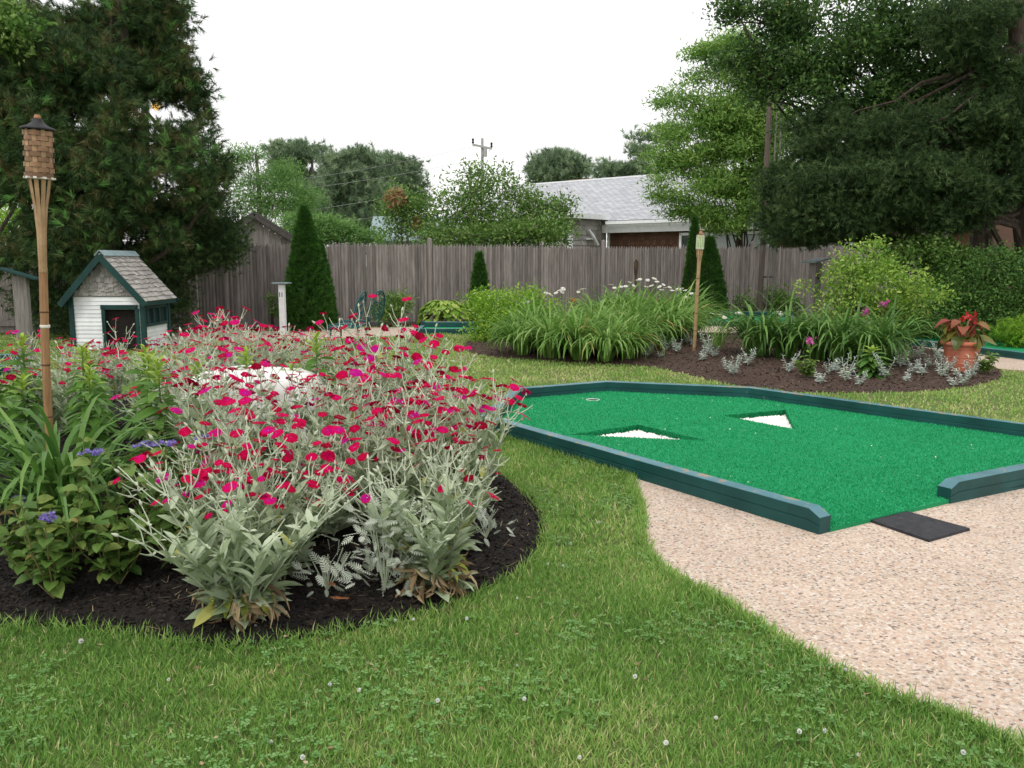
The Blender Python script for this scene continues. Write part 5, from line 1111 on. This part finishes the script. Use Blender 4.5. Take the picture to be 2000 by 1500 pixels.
for k in range(12): st.tube([(0, 0, .38), pos[k] * [.5, .5, .8], pos[k]], .007, 6)
st.build('stems', M['deadleaf'], root)
for c in ((.09, -.1, .76), (.02, -.08, .72), (-.06, -.1, .70), (.15, -.18, .62), (-.12, -.22, .52), (.05, -.2, .66), (-.02, -.12, .77)):
    f = Acc(); m = 9; add_leaves(f, ([(-.5, 0, 0), (.5, 0, 0), (.5, .9, .1), (-.5, .9, .1)], [(0, 1, 2, 3)]), np.array(c) + rng.normal(0, .018, (m, 3)), unit(m), .027 * np.ones(m), rng.uniform(0, 1, m), 2); f.build('flower', M['red'], root)
#PART4

# ================================================================== FENCE
def fl_y(x): return 21.35 + .41 * (x + 3.1)
fx0, fx1 = -11.0, 13.2
fdir = np.array([1, .41, 0]); fdir /= np.linalg.norm(fdir); fn = np.array([fdir[1], -fdir[0], 0])
fo = np.array([fx0, fl_y(fx0), 0]); FL = (fx1 - fx0) / fdir[0]
fr = empty('stockade_fence', fo, 'long weathered grey wooden stockade fence with pointed boards across the back of the garden', 'fence')
pl = 2.42; npn = int(FL / pl); ang = math.atan2(fdir[1], fdir[0])
for k in range(npn + 1):
    a = Acc(); s = k * pl; n = 32; w = pl / n; hp = 1.93 + rng.normal(0, .012)
    for i in range(n):
        u = s + (i + .5) * w + rng.normal(0, .002); h = hp + rng.normal(0, .010); ww = w * rng.uniform(.98, 1.03); c = fdir * u; dp = rng.normal(0, .004); V = []
        # half-round board with pointed top
        for z, q in ((0.03, 1), (h - .09, 1), (h - .05, .7), (h, .12)):
            for t, o in ((-.5, 0), (-.3, .013), (0, .018), (.3, .013), (.5, 0)): p = c + fdir * ww * t * q + fn * (o + dp + .02); V.append((p[0], p[1], z))
        Fc = [(r * 5 + j, r * 5 + j + 1, r * 5 + j + 6, r * 5 + j + 5) for r in range(3) for j in range(4)]
        V += [(*(c - fdir * ww * .5 + fn * .004)[:2], .03), (*(c + fdir * ww * .5 + fn * .004)[:2], .03), (*(c + fdir * ww * .5 + fn * .004)[:2], h - .07), (*(c - fdir * ww * .5 + fn * .004)[:2], h - .07)]
        Fc += [(21, 20, 23, 22), (20, 0, 5, 23), (4, 21, 22, 9)]
        a.add(V, Fc, np.clip(rng.normal(.45, .26), 0, 1))
    for z in (.35, 1.05, 1.7): a.box(fdir * (s + pl / 2) - fn * .03 + [0, 0, z], (pl * .98, .04, .08), ang)
    a.build('fence_panel', M['fence'], fr)
    if k % 2 == 0:
        b = Acc(); c = fdir * s + fn * .035; b.lathe([(.065, 0), (.063, 1.0), (.06, 2.0), (.055, 2.06), (.01, 2.08)], 10, c); b.build('fence_post', M['fence'], fr)
# lower nearer fence section far left
g = P(-90, 660, 17.8); f2 = empty('board_fence', (g[0], g[1], 0), 'dark lower board fence with a rail behind the grey wooden post at far left', 'fence'); a = Acc()
for i in range(34): a.box((i * .11, 0, .78 + rng.normal(0, .004)), (.104, .02, 1.42), 0, np.clip(rng.normal(.3, .15), 0, 1))
a.build('fence_panel', M['fence'], f2); a = Acc(); a.box((1.85, -.04, .98), (3.8, .05, .10), 0, .2); a.box((1.85, -.04, .25), (3.8, .05, .10), 0, .2); a.build('rail', M['fence'], f2)

# ================================================================== LITTLE HOUSE
hr = np.array([P(148, 685, 14.7)[0], 14.7, 0]); W = 1.17; D = 1.02; WH = .91; AH = .66
hh = empty('little_house', hr, 'small white clapboard play house with grey shingle roof and dark green trim behind the flowers', 'play house')
a = Acc()
def clap(a, p0, p1, z0, z1, nrm, n, skip=None):
    p0 = np.array(p0, float); p1 = np.array(p1, float); nrm = np.array(nrm, float); dz = (z1 - z0) / n
    for i in range(n):
        zz = z0 + i * dz
        segs_ = [(0, 1)]
        if skip and skip[2] < zz + dz * .5 < skip[3]: segs_ = [(0, skip[0]), (skip[1], 1)]
        for (u0, u1) in segs_:
            if u1 - u0 < .01: continue
            q0 = p0 + (p1 - p0) * u0; q1 = p0 + (p1 - p0) * u1
            V = [(*(q0 + nrm * .014), zz), (*(q1 + nrm * .014), zz), (*(q1 + nrm * .003), zz + dz), (*(q0 + nrm * .003), zz + dz), (*(q0 - nrm * .02), zz), (*(q1 - nrm * .02), zz), (*(q1 - nrm * .02), zz + dz), (*(q0 - nrm * .02), zz + dz)]
            a.add(V, [(0, 1, 2, 3), (4, 7, 6, 5), (0, 4, 5, 1), (3, 2, 6, 7), (0, 3, 7, 4), (1, 5, 6, 2)], rng.uniform(.4, .7))
OP = (.42, .93, .0, .72)
clap(a, (0, 0), (W, 0), .02, WH, (0, -1), 13, OP)
clap(a, (W, 0), (W, D), .02, WH, (1, 0), 13, (.0, 1.0, .42, .74)); clap(a, (0, D), (0, 0), .02, WH, (-1, 0), 13); clap(a, (W, D), (0, D), .02, WH, (0, 1), 13)
a.build('clapboard_wall', M['whitepaint'], hh)
a = Acc()
def shingle_slope(a, o, ex, ey, nx, ny, lap=.02, thick=.008, clipf=None, jit=.35):
    """rows along ex (width), going up ey; outward normal computed"""
    o, ex, ey = [np.array(v, float) for v in (o, ex, ey)]; nrm = np.cross(ex, ey); nrm /= np.linalg.norm(nrm)
    for j in range(ny):
        u = 0 if j % 2 else -rng.uniform(0, .6) / nx
        while u < 1:
            w = rng.uniform(.7, 1.3) / nx; u0 = max(0, u); u1 = min(1, u + w * .96); u += w
            if u1 - u0 < .004: continue
            v0 = j / ny - rng.uniform(0, jit) / ny; v1 = (j + 1.02) / ny
            if clipf and not clipf((u0 + u1) / 2, (v0 + v1) / 2, u1 - u0): continue
            v0 = max(v0, -.01); v1 = min(v1, 1)
            p = lambda uu, vv, h: o + ex * uu + ey * vv + nrm * h
            V = [p(u0, v0, .004), p(u1, v0, .004), p(u1, v0, thick + .010), p(u0, v0, thick + .010), p(u1, v1, .004), p(u0, v1, .004)]
            a.add(V, [(0, 1, 2, 3), (3, 2, 4, 5), (1, 4, 2), (0, 3, 5)], np.clip(rng.normal(.5, .25), 0, 1))
OH = .17; sl = AH / (W / 2)
ex_ = (0, 0, 0)
def gclip(u, v, w): return abs(u - .5) + w * .5 < (1 - v) * .5 + .005
shingle_slope(a, (-.0, -.0, WH + .03), (W, 0, 0), (0, 0, AH), 16, 8, clipf=gclip, thick=.02, jit=.75)
a.add([(0, -.002, WH), (W, -.002, WH), (W / 2, -.002, WH + AH)], [(0, 1, 2)], .4); a.add([(0, D, WH), (W, D, WH), (W / 2, D, WH + AH)], [(0, 2, 1)], .4)
a.build('gable_shingles', M['shingle'], hh)
a = Acc(); e = .12
rz0 = WH - e * sl; top = WH + AH + .07
# deck
for sx in (1, -1):
    c = W / 2; x0 = c + sx * (W / 2 + e); z0 = rz0 + .07; V = [(x0, -OH, z0), (x0, D + OH, z0), (c, D + OH, top), (c, -OH, top)]; V2 = [(x, y, z - .02) for x, y, z in V]
    a.add(V + V2, [(0, 1, 2, 3), (7, 6, 5, 4), (0, 4, 5, 1), (3, 2, 6, 7), (0, 3, 7, 4), (1, 5, 6, 2)], .3, 0)
shingle_slope(a, (W + e, -OH, rz0 + .07), (0, D + 2 * OH, 0), (-(W / 2 + e), 0, top - rz0 - .07), 12, 11, thick=.012)
shingle_slope(a, (-e, D + OH, rz0 + .07), (0, -(D + 2 * OH), 0), ((W / 2 + e), 0, top - rz0 - .07), 12, 11, thick=.012)
rf = a.build('roof', M['shingle'], hh)
a = Acc(); a.box((W / 2 + .045, D / 2, top + .002), (.12, D + 2 * OH + .01, .014), 0, .8, M=np.array(Matrix.Rotation(math.atan(sl), 3, 'Y'))); a.box((W / 2 - .045, D / 2, top + .002), (.12, D + 2 * OH + .01, .014), 0, .8, M=np.array(Matrix.Rotation(-math.atan(sl), 3, 'Y')))
a.build('ridge_cap', M['capgrey'], hh)
a = Acc(); th = math.atan2(top - rz0 - .07, W / 2 + e); Ls = math.hypot(top - rz0 - .07, W / 2 + e)
for sx in (1, -1):
    for yy in (-OH - .012, D + OH + .012):
        mx = np.array(Matrix.Rotation(sx * th, 3, 'Y')); c = np.array([W / 2 + sx * (W / 2 + e) / 2, yy, (rz0 + .07 + top) / 2 - .055]); a.box(c, (Ls + .03, .024, .10), 0, .5, M=mx)
    a.box((W / 2 + sx * (W / 2 + e - .005), D / 2, rz0 + .03), (.022, D + 2 * OH, .075), 0, .5)
for (x, y) in ((.0, -.0), (W, -.0), (W, D), (0, D)): a.box((x + (.012 if x else -.012), y - (.012 if y == 0 else -.012), WH / 2), (.075, .075, WH), 0, .5)
a.box((W / 2, -OH - .012, top - .075), (.12, .026, .10)); a.build('trim', M['teal'], hh)
a = Acc(); u0 = OP[0] * W; u1 = OP[1] * W
a.box(((u0 + u1) / 2, -.015, .745), (u1 - u0 + .02, .05, .07)); a.box((u0 + .03, -.015, .36), (.06, .05, .72)); a.box((u1 - .0, -.015, .36), (.06, .05, .72)); a.build('doorway_frame', M['teal'], hh)
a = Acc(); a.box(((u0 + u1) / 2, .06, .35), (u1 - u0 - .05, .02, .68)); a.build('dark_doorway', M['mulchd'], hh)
wf = Acc(); ym = D / 2
for y in (.10, .36, .62, .94): wf.box((W + .02, y, .58), (.05, .045, .32))
for z in (.43, .73): wf.box((W + .02, D / 2, z), (.046, D - .1, .05))
wfo = wf.build('window', M['teal'], hh); a = Acc(); a.box((W - .005, D / 2, .58), (.012, D - .12, .30)); a.build('pane', M['glass'], wfo)

# ================================================================== NUMBER POSTS
def digit_mesh(acc, ch, cx, cz, h, yf, Mr=None):
    w = h * .5; t = h * .15
    def bx(x, z, sx, sz): acc.box((cx + x, yf, cz + z), (sx, .008, sz))
    if ch == '1': bx(0, 0, t, h); bx(-t * .6, h * .38, t * .9, t * .8); bx(0, -h * .46, w * .7, t * .6)
    else:
        n = 18
        for k in range(n):
            th = k * 2 * math.pi / n; acc.box((cx + w * .42 * math.cos(th), yf, cz + h * .42 * math.sin(th)), (t * .8, .008, t * 1.1), 0)
def post(label, px, gy, Y, w, H, mat, capmat, text, rz=0, cap_tilt=.0, capw=.34, tiltax='Y', lean=0):
    b = P(px, gy, Y); root = empty('number_post', (b[0], b[1], 0), label, 'number post', None, rz); root.rotation_euler = (0, lean, rz)
    a = Acc(); a.box((0, 0, H / 2), (w, w, H)); o = a.build('post', M[mat], root)
    md = o.modifiers.new('bevel', 'BEVEL'); md.width = .006
    a = Acc(); mx = np.array(Matrix.Rotation(cap_tilt, 3, tiltax)); a.box((0, 0, H + .03), (capw, capw * .8, .03), 0, .5, M=mx); o = a.build('cap', M[capmat], root); md = o.modifiers.new('bevel', 'BEVEL'); md.width = .004
    if text:
        a = Acc(); n = len(text)
        for i, c in enumerate(text): digit_mesh(a, c, (i - (n - 1) / 2) * w * .46, H * .80, w * .72, -w / 2 - .003)
        a.build('number', M['blackmetal'], root)
post('white number post marked 11 with slanted pale cap in front of the tallest arborvitae', 553, 637, 18.2, .115, 1.03, 'whitepaint', 'capgrey', '11', -.15, .0, .33)
post('grey wooden number post with tilted cap at far left behind the torch', 52, 700, 13.2, .19, 1.29, 'woodgrey', 'teal', '', .3, .32, .52, 'Y')
post('grey wooden number post with tilted cap, half hidden by the rose bush', 1583, 636, 18.8, .20, 1.50, 'woodgrey', 'capgrey', '0', .55, -.22, .50, 'Y', .05)

# ================================================================== GARDEN BENCH (teal metal)
g = P(686, 660, 15.2); bn = empty('garden_bench', (g[0], g[1], 0), 'teal metal garden seat with two tall arched back panels in front of the fence', 'garden seat', None, 0)
def arch_panel(off, yaw, tilt, w, h):
    f = Acc(); mx = np.array(Matrix.Rotation(yaw, 3, 'Z') @ Matrix.Rotation(tilt, 3, 'X')); pts = []
    for t in np.linspace(0, math.pi, 23): pts.append((w / 2 * math.cos(t) * (1 if True else 1), 0, h * .45 + h * .55 * math.sin(t) ** .9))
    pts = [(w / 2 * .62, 0, 0)] + pts + [(-w / 2 * .62, 0, 0)]
    P3 = np.array(pts) @ mx.T + off; f.tube(P3, .014, 7); o = f.build('back_frame', M['tealmetal'], bn)
    L = Acc()
    for i in range(70):
        c = np.array([rng.uniform(-.5, .5) * w * .85, 0, rng.uniform(.02, .97) * h]); lim = w / 2 * (1 if c[2] < h * .45 else math.sqrt(max(0, 1 - ((c[2] - h * .45) / (h * .55)) ** 2)));
        if c[2] < h * .45: lim *= .62 + .38 * c[2] / (h * .45)
        if abs(c[0]) > lim * .93: continue
        r = rng.uniform(.02, .038); t = np.linspace(0, rng.uniform(4, 6), 9); q = np.stack([c[0] + r * np.cos(t), 0 * t, c[2] + r * np.sin(t)], 1) @ mx.T + off; L.tube(q, .005, 4)
    L.build('scroll_panel', M['tealmetal'], o)
arch_panel(np.array([.10, -.18, .38]), R(80), R(17), .44, .64); arch_panel(np.array([.34, .22, .38]), R(62), R(17), .44, .64)
a = Acc(); a.box((-.05, .05, .39), (.5, 1.0, .03)); a.build('seat', M['tealmetal'], bn)
for x, y in ((-.27, -.4), (-.27, .5), (.18, -.4), (.18, .5)): a = Acc(); a.tube([(x, y, 0), (x * 1.02, y, .2), (x, y, .39)], [.02, .014, .02], 7); a.build('leg', M['tealmetal'], bn)
a = Acc(); a.tube([(-.29, -.42, .39), (-.30, -.42, .42), (-.2, -.42, .445), (.15, -.42, .44)], .015, 7); a.build('armrest', M['tealmetal'], bn)
a = Acc(); a.tube([(-.29, .52, .39), (-.30, .52, .42), (-.2, .52, .445), (.2, .52, .44)], .015, 7); a.build('armrest', M['tealmetal'], bn)

# ================================================================== SHED
def quadbox(a, pts, th, up=(0, 0, 1), rnd=.5):
    pts = [np.array(p, float) for p in pts]; n = np.cross(pts[1] - pts[0], pts[3] - pts[0]); n /= np.linalg.norm(n); V = pts + [p - n * th for p in pts]
    a.add(V, [(0, 1, 2, 3), (7, 6, 5, 4), (0, 4, 5, 1), (1, 5, 6, 2), (2, 6, 7, 3), (3, 7, 4, 0)], rnd)
sx = P(497, 425, 27)[0]; so = np.array([sx, 27, 0]); sh = empty('shed', so, 'old grey board shed with gabled roof peeking over the fence at left', 'shed', None, R(17))
ap = P(495, 421, 27)[2]; hw = 1.45; ez = ap - .92; a = Acc(); nb = 17
for i in range(nb):
    x0 = -hw + i * 2 * hw / nb; x1 = x0 + 2 * hw / nb - .008; zt = lambda x: ap - .03 - abs(x) * (ap - ez) / hw
    V = [(x0, rng.normal(0, .004), 0), (x1, 0, 0), (x1, 0, zt(x1)), ((x0 + x1) / 2, 0, zt((x0 + x1) / 2)), (x0, 0, zt(x0))]; a.add(V, [(0, 1, 2, 3, 4)], np.clip(rng.normal(.4, .25), 0, 1))
for s in (-1, 1): quadbox(a, [(s * hw, 0, 0), (s * hw, 3.4, 0), (s * hw, 3.4, ez), (s * hw, 0, ez)], .03)
a.add([(-hw, 3.4, 0), (hw, 3.4, 0), (hw, 3.4, ez), (0, 3.4, ap), (-hw, 3.4, ez)], [(4, 3, 2, 1, 0)]); a.build('wall', M['woodgrey'], sh)
a = Acc(); a.box((.88, -.02, 1.4), (.22, .02, 1.1), 0, .9); a.build('white_panel', M['whitepaint'], sh)
a = Acc(); k = (ap - ez) / hw; o_ = .2
quadbox(a, [(0, -.15, ap + .05), (hw + o_, -.15, ap + .05 - k * (hw + o_)), (hw + o_, 3.6, ap + .05 - k * (hw + o_)), (0, 3.6, ap + .05)][::-1], .07); quadbox(a, [(0, -.15, ap + .05), (-hw - o_, -.15, ap + .05 - k * (hw + o_)), (-hw - o_, 3.6, ap + .05 - k * (hw + o_)), (0, 3.6, ap + .05)], .07)
a.build('roof', M['roofdk'], sh)
a = Acc()
for s in (-1, 1): a.box((s * (hw + o_) / 2, -.17, ap - .03 - k * (hw + o_) / 2), (math.hypot(hw + o_, k * (hw + o_)), .03, .12), 0, .5, M=np.array(Matrix.Rotation(s * math.atan(k), 3, 'Y')))
a.build('barge_board', M['roofdk'], sh)

# ================================================================== HOUSE BEYOND THE FENCE
hO = np.array([3.3, 32.9, 0]); u_ = np.array([.752, -.659, 0]); n_ = np.array([.659, .752, 0])
house = empty('house', hO, 'long single storey shingled house with pale grey roof and white trim beyond the fence', 'house')
def hp_(u, n, z): return u_ * u + n_ * n + np.array([0, 0, z])
ezh, rzh, RD = 3.0, 5.0, 4.4
def uvplane(name, pts, uv, mat, parent, th=.06):
    n = np.cross(pts[1] - pts[0], pts[3] - pts[0]); n /= np.linalg.norm(n); a = Acc(); V = list(pts) + [p - n * th for p in pts]
    a.add(V, [(0, 1, 2, 3), (7, 6, 5, 4), (0, 4, 5, 1), (1, 5, 6, 2), (2, 6, 7, 3), (3, 7, 4, 0)]); o = a.build(name, mat, parent); l = o.data.uv_layers.new(name='UVMap')
    for poly in o.data.polygons:
        for li in poly.loop_indices: l.data[li].uv = uv[o.data.loops[li].vertex_index % 4]
    return o
LW = 13; L0 = -8.2; Ls = math.hypot(RD, rzh - ezh)
uvplane('roof', [hp_(L0, 0, ezh), hp_(LW, 0, ezh), hp_(LW, RD, rzh), hp_(L0, RD, rzh)], [(0, 0), (LW - L0, 0), (LW - L0, Ls), (0, Ls)], M['roofgrey'], house)
uvplane('rear_roof', [hp_(L0, RD, rzh), hp_(LW, RD, rzh), hp_(LW, 2 * RD, ezh), hp_(L0, 2 * RD, ezh)], [(0, 0), (LW - L0, 0), (LW - L0, Ls), (0, Ls)], M['roofgrey'], house)
def hbox(a, u0, u1, n0, n1, z0, z1, rnd=.5):
    V = [hp_(u, n, z) for z in (z0, z1) for n in (n0, n1) for u in (u0, u1)]; a.add(V, [(0, 2, 3, 1), (4, 5, 7, 6), (0, 1, 5, 4), (2, 6, 7, 3), (0, 4, 6, 2), (1, 3, 7, 5)], rnd)
def shwall(a, p0, p1, z0, z1, nx, ny):
    p0 = np.array(p0); p1 = np.array(p1); shingle_slope(a, (p0[0], p0[1], z0), (*(p1 - p0)[:2], 0), (0, 0, z1 - z0), nx, ny, thick=.02, jit=.1)
a = Acc(); hbox(a, 0, LW - .4, .45, 2 * RD - .4, 0, 2.85); w0 = a.build('porch_wall', M['shinglebr'], house)
a = Acc(); shwall(a, hp_(0, .44, 0)[:2], hp_(4.2, .44, 0)[:2], 1.0, 2.85, 26, 10); a.build('brown_shingles', M['shinglebr'], house)
a = Acc(); hbox(a, 7.6, 12.0, .30, .44, 0, 2.8); shwall(a, hp_(7.6, .29, 0)[:2], hp_(12.0, .29, 0)[:2], 1.0, 2.8, 26, 12); a.build('grey_shingle_wall', M['shingle'], house)
a = Acc(); hbox(a, -6.5, -.02, -1.8, .4, 0, 3.0); shwall(a, hp_(0, -1.8, 0)[:2], hp_(0, -.0, 0)[:2], 1.0, 3.02, 11, 11); shwall(a, hp_(-6.5, -1.81, 0)[:2], hp_(0, -1.81, 0)[:2], 1.0, 3.02, 38, 11); a.build('grey_shingle_wall', M['shingle'], house)
a = Acc(); hbox(a, -6.8, .30, -2.1, .25, 3.03, 3.21); hbox(a, -.09, .05, -1.88, -1.76, 1.0, 3.03); hbox(a, L0, LW, RD - .06, RD + .06, rzh - .02, rzh + .05, .5)
hbox(a, .0, LW, .08, .44, 2.56, 2.86); hbox(a, .31, LW, -.14, -.02, 2.86, 2.97, .8); hbox(a, .06, .14, .36, .43, 1, 2.56); a.build('white_trim', M['whitepaint'], house)
a = Acc(); hbox(a, .07, .09, -1.0, -.45, 2.3, 2.36); a.tube([hp_(.12, -.9, 2.65), hp_(.2, -.7, 2.4), hp_(.22, -.45, 2.1)], .05, 8); a.build('downpipe', M['whitepaint'], house)
def hwindow(u0, u1, z0, z1, blind):
    a = Acc(); t = .09
    for (x0, x1, y0, y1) in ((u0, u1, z1 - t, z1), (u0, u1, z0, z0 + t), (u0, u0 + t, z0, z1), (u1 - t, u1, z0, z1)): hbox(a, x0, x1, .24, .36, y0, y1)
    o = a.build('window', M['whitepaint'], house); a = Acc(); hbox(a, u0 + .05, u1 - .05, .30, .40, z0 + .05, z1 - .05); a.build('pane', M['curtain'] if blind else M['glass'], o)
hwindow(3.2, 4.35, 1.2, 2.5, False); hwindow(4.4, 6.6, 1.2, 2.5, True); hwindow(9.2, 10.4, 1.4, 2.45, False)
a = Acc(); 
for s in (0.0,): a.box(hp_(-4.4, RD + .3, rzh + .02), (1.3, .5, .16), math.atan2(u_[1], u_[0])); 
o = a.build('chimney', M['shinglebr'], house); md = o.modifiers.new('b', 'BEVEL'); md.width = .1
# neighbouring house at the far right edge
no = P(1900, 500, 31); no[2] = 0; nh = empty('house', no, 'pale house with white framed window glimpsed between cedar limbs at the right edge', 'house')
a = Acc(); a.box((3.2, 2.5, 1.6), (7, 5, 3.2)); shingle_slope(a, (-.3, -.01, 0), (7, 0, 0), (0, 0, 3.2), 40, 18); a.build('wall', M['shingle'], nh)
a = Acc(); quadbox(a, [(-.7, -.5, 3.1), (7.1, -.5, 3.1), (7.1, 2.5, 4.6), (-.7, 2.5, 4.6)], .08); quadbox(a, [(-.7, 2.5, 4.6), (7.1, 2.5, 4.6), (7.1, 5.5, 3.1), (-.7, 5.5, 3.1)], .08); a.build('roof', M['woodgrey'], nh)
a = Acc(); wx = P(1992, 480, 31)[0] - no[0]
for x, sxx in ((wx - .45, .08), (wx + .45, .08)): a.box((x, -.05, 2.05), (sxx, .08, 1.3))
for z in (1.4, 2.05, 2.7): a.box((wx, -.05, z), (.98, .07, .08))
o = a.build('window', M['whitepaint'], nh); a = Acc(); a.box((wx, -.02, 2.05), (.86, .04, 1.2)); a.build('pane', M['glass'], o)
# small pale building behind the shrubs
bo = P(800, 500, 34); bo[2] = 0; bh = empty('outbuilding', bo, 'low pale roofed outbuilding glimpsed through the olive shrub over the fence', 'outbuilding')
a = Acc(); a.box((1.2, 1.5, 1.15), (5, 3, 2.3)); a.build('wall', M['whitepaint'], bh); a = Acc(); quadbox(a, [(-1.6, -.3, 2.3), (4, -.3, 2.3), (4, 1.5, 3.3), (-1.6, 1.5, 3.3)], .08); quadbox(a, [(-1.6, 1.5, 3.3), (4, 1.5, 3.3), (4, 3.3, 2.3), (-1.6, 3.3, 2.3)], .08); a.build('roof', M['capgrey'], bh)

# ================================================================== POLES
def lightpole(label, px, gy, Y, H, r, globes, conduit=True, lean=0):
    b = P(px, gy, Y); b[2] = 0; root = empty('light_pole', b, label, 'light pole', 'wooden lamp poles'); root.rotation_euler = (0, lean, 0)
    a = Acc(); a.tube([(0, 0, 0), (.02, 0, H * .3), (0, 0, H * .6), (.01, 0, H)], [r, r * .95, r * .9, r * .85], 14); a.build('pole', M['poledk'], root, smooth=False)
    if conduit:
        for dx in (.17, .30):
            a = Acc(); a.tube([(dx, -.05, 0), (dx + .015, -.05, H * .4), (dx, -.05, H * .9)], .022, 8); a.build('conduit', M['woodgrey'], root)
        a = Acc()
        for z in (1.1, 3.2, 5.4): a.box((.17, -.04, z), (.34, .05, .03))
        a.build('bracket', M['blackmetal'], root)
    a = Acc(); a.tube([(0, 0, H - .05), (0, 0, H + .38)], .028, 8); a.lathe([(.02, -.12), (.07, -.06), (.07, .06), (.02, .12)], 12, (0, 0, H + .36)); a.tube([(-.36, 0, H + .36), (-.2, 0, H + .42), (0, 0, H + .38), (.2, 0, H + .42), (.36, 0, H + .36)], .012, 6); a.build('lamp_bracket', M['blackmetal'], root)
    for dx, m in globes:
        a = Acc(); a.lathe([(.02, .11), (.07, .08), (.10, .0), (.08, -.07), (.03, -.10)], 16, (dx, 0, H + .22)); a.build('lamp_globe', M[m], root, smooth=True)
lightpole('tall weathered lamp pole with two conduits in front of the fence, rising through the trees', 1482, 616, 23.3, 7.85, .078, [(-.33, 'globe'), (.36, 'globe_lit')], True, .012)
lightpole('grey lamp pole seen through a gap in the cryptomeria branches', 295, 500, 19.6, 4.65, .11, [(.30, 'globe_lit')], False, 0)
ub = P(943, 500, 60); ub[2] = 0; up_ = empty('utility_pole', ub, 'distant utility pole with crossarm and insulators above the shrubs', 'utility pole'); zt = P(943, 270, 60)[2]; za = P(943, 287, 60)[2]
a = Acc(); a.tube([(0, 0, 0), (0, 0, zt)], [.13, .09], 10); a.build('pole', M['polegrey'], up_)
a = Acc(); a.box((0, -.15, za), (1.35, .12, .13), 0, .5, M=np.array(Matrix.Rotation(R(12), 3, 'Y'))); a.build('crossarm', M['polegrey'], up_)
for x in (-.62, .62): a = Acc(); a.lathe([(.05, 0), (.09, .08), (.05, .16), (.09, .24), (.05, .34)], 8, (x, -.15, za + .07 - x * .21)); a.build('insulator', M['blackmetal'], up_)
a = Acc(); a.lathe([(.12, 0), (.13, .3), (.12, .55)], 10, (.2, -.15, za - .65)); a.build('fitting', M['polegrey'], up_)
for q, (x0, y0, x1, y1, lb2) in enumerate(((500, 408, 930, 350, 'cable crossing in front of the far pines, third from top'), (500, 347, 930, 285, 'topmost cable crossing the crowns of the far pines'), (500, 432, 930, 388, 'lower cable crossing the far pine trunks, fourth from top'), (500, 455, 930, 410, 'lowest cable just above the rounded shrub'), (500, 358, 930, 312, 'second cable from top crossing the far pines'))):
    A_ = P(x0 - 250, y0 + 30, 46); B_ = P(x1, y1, 52); pts = [A_ + (B_ - A_) * t + np.array([0, 0, -.5 * math.sin(math.pi * t)]) for t in np.linspace(0, 1, 16)]; a = Acc(); a.tube(pts, .009, 5)
    o = a.build('overhead_cable', M['wire']); tag(o, lb2, 'cable', 'overhead cables before the far pines')

# ================================================================== LIGHT
w = bpy.data.worlds.new('World'); scene.world = w; w.use_nodes = True; nt = w.node_tree; bg = nt.nodes['Background']
SUN_EL, SUN_AZ = R(58), R(200)
sky = nt.nodes.new('ShaderNodeTexSky'); sky.sky_type = 'NISHITA'; sky.sun_disc = False; sky.sun_elevation = SUN_EL; sky.sun_rotation = SUN_AZ; sky.dust_density = 6; sky.air_density = 1.0; sky.ozone_density = 1
mx = nt.nodes.new('ShaderNodeMix'); mx.data_type = 'RGBA'; mx.inputs['Factor'].default_value = .86; mx.inputs['B'].default_value = (12.0, 11.9, 11.8, 1)
nt.links.new(sky.outputs[0], mx.inputs['A']); nt.links.new(mx.outputs['Result'], bg.inputs['Color']); bg.inputs['Strength'].default_value = .10
sl_ = bpy.data.lights.new('sun', 'SUN'); sl_.energy = 1.1; sl_.angle = R(14); sl_.color = (1, .97, .92); so_ = bpy.data.objects.new('sun', sl_); col.objects.link(so_)
v = Vector((math.sin(SUN_AZ) * math.cos(SUN_EL), math.cos(SUN_AZ) * math.cos(SUN_EL), math.sin(SUN_EL))); so_.rotation_euler = v.to_track_quat('Z', 'Y').to_euler()
scene.view_settings.view_transform = 'Standard'; scene.view_settings.look = 'None'; scene.view_settings.exposure = 0.18; scene.view_settings.gamma = 1
scene.render.engine = 'CYCLES'
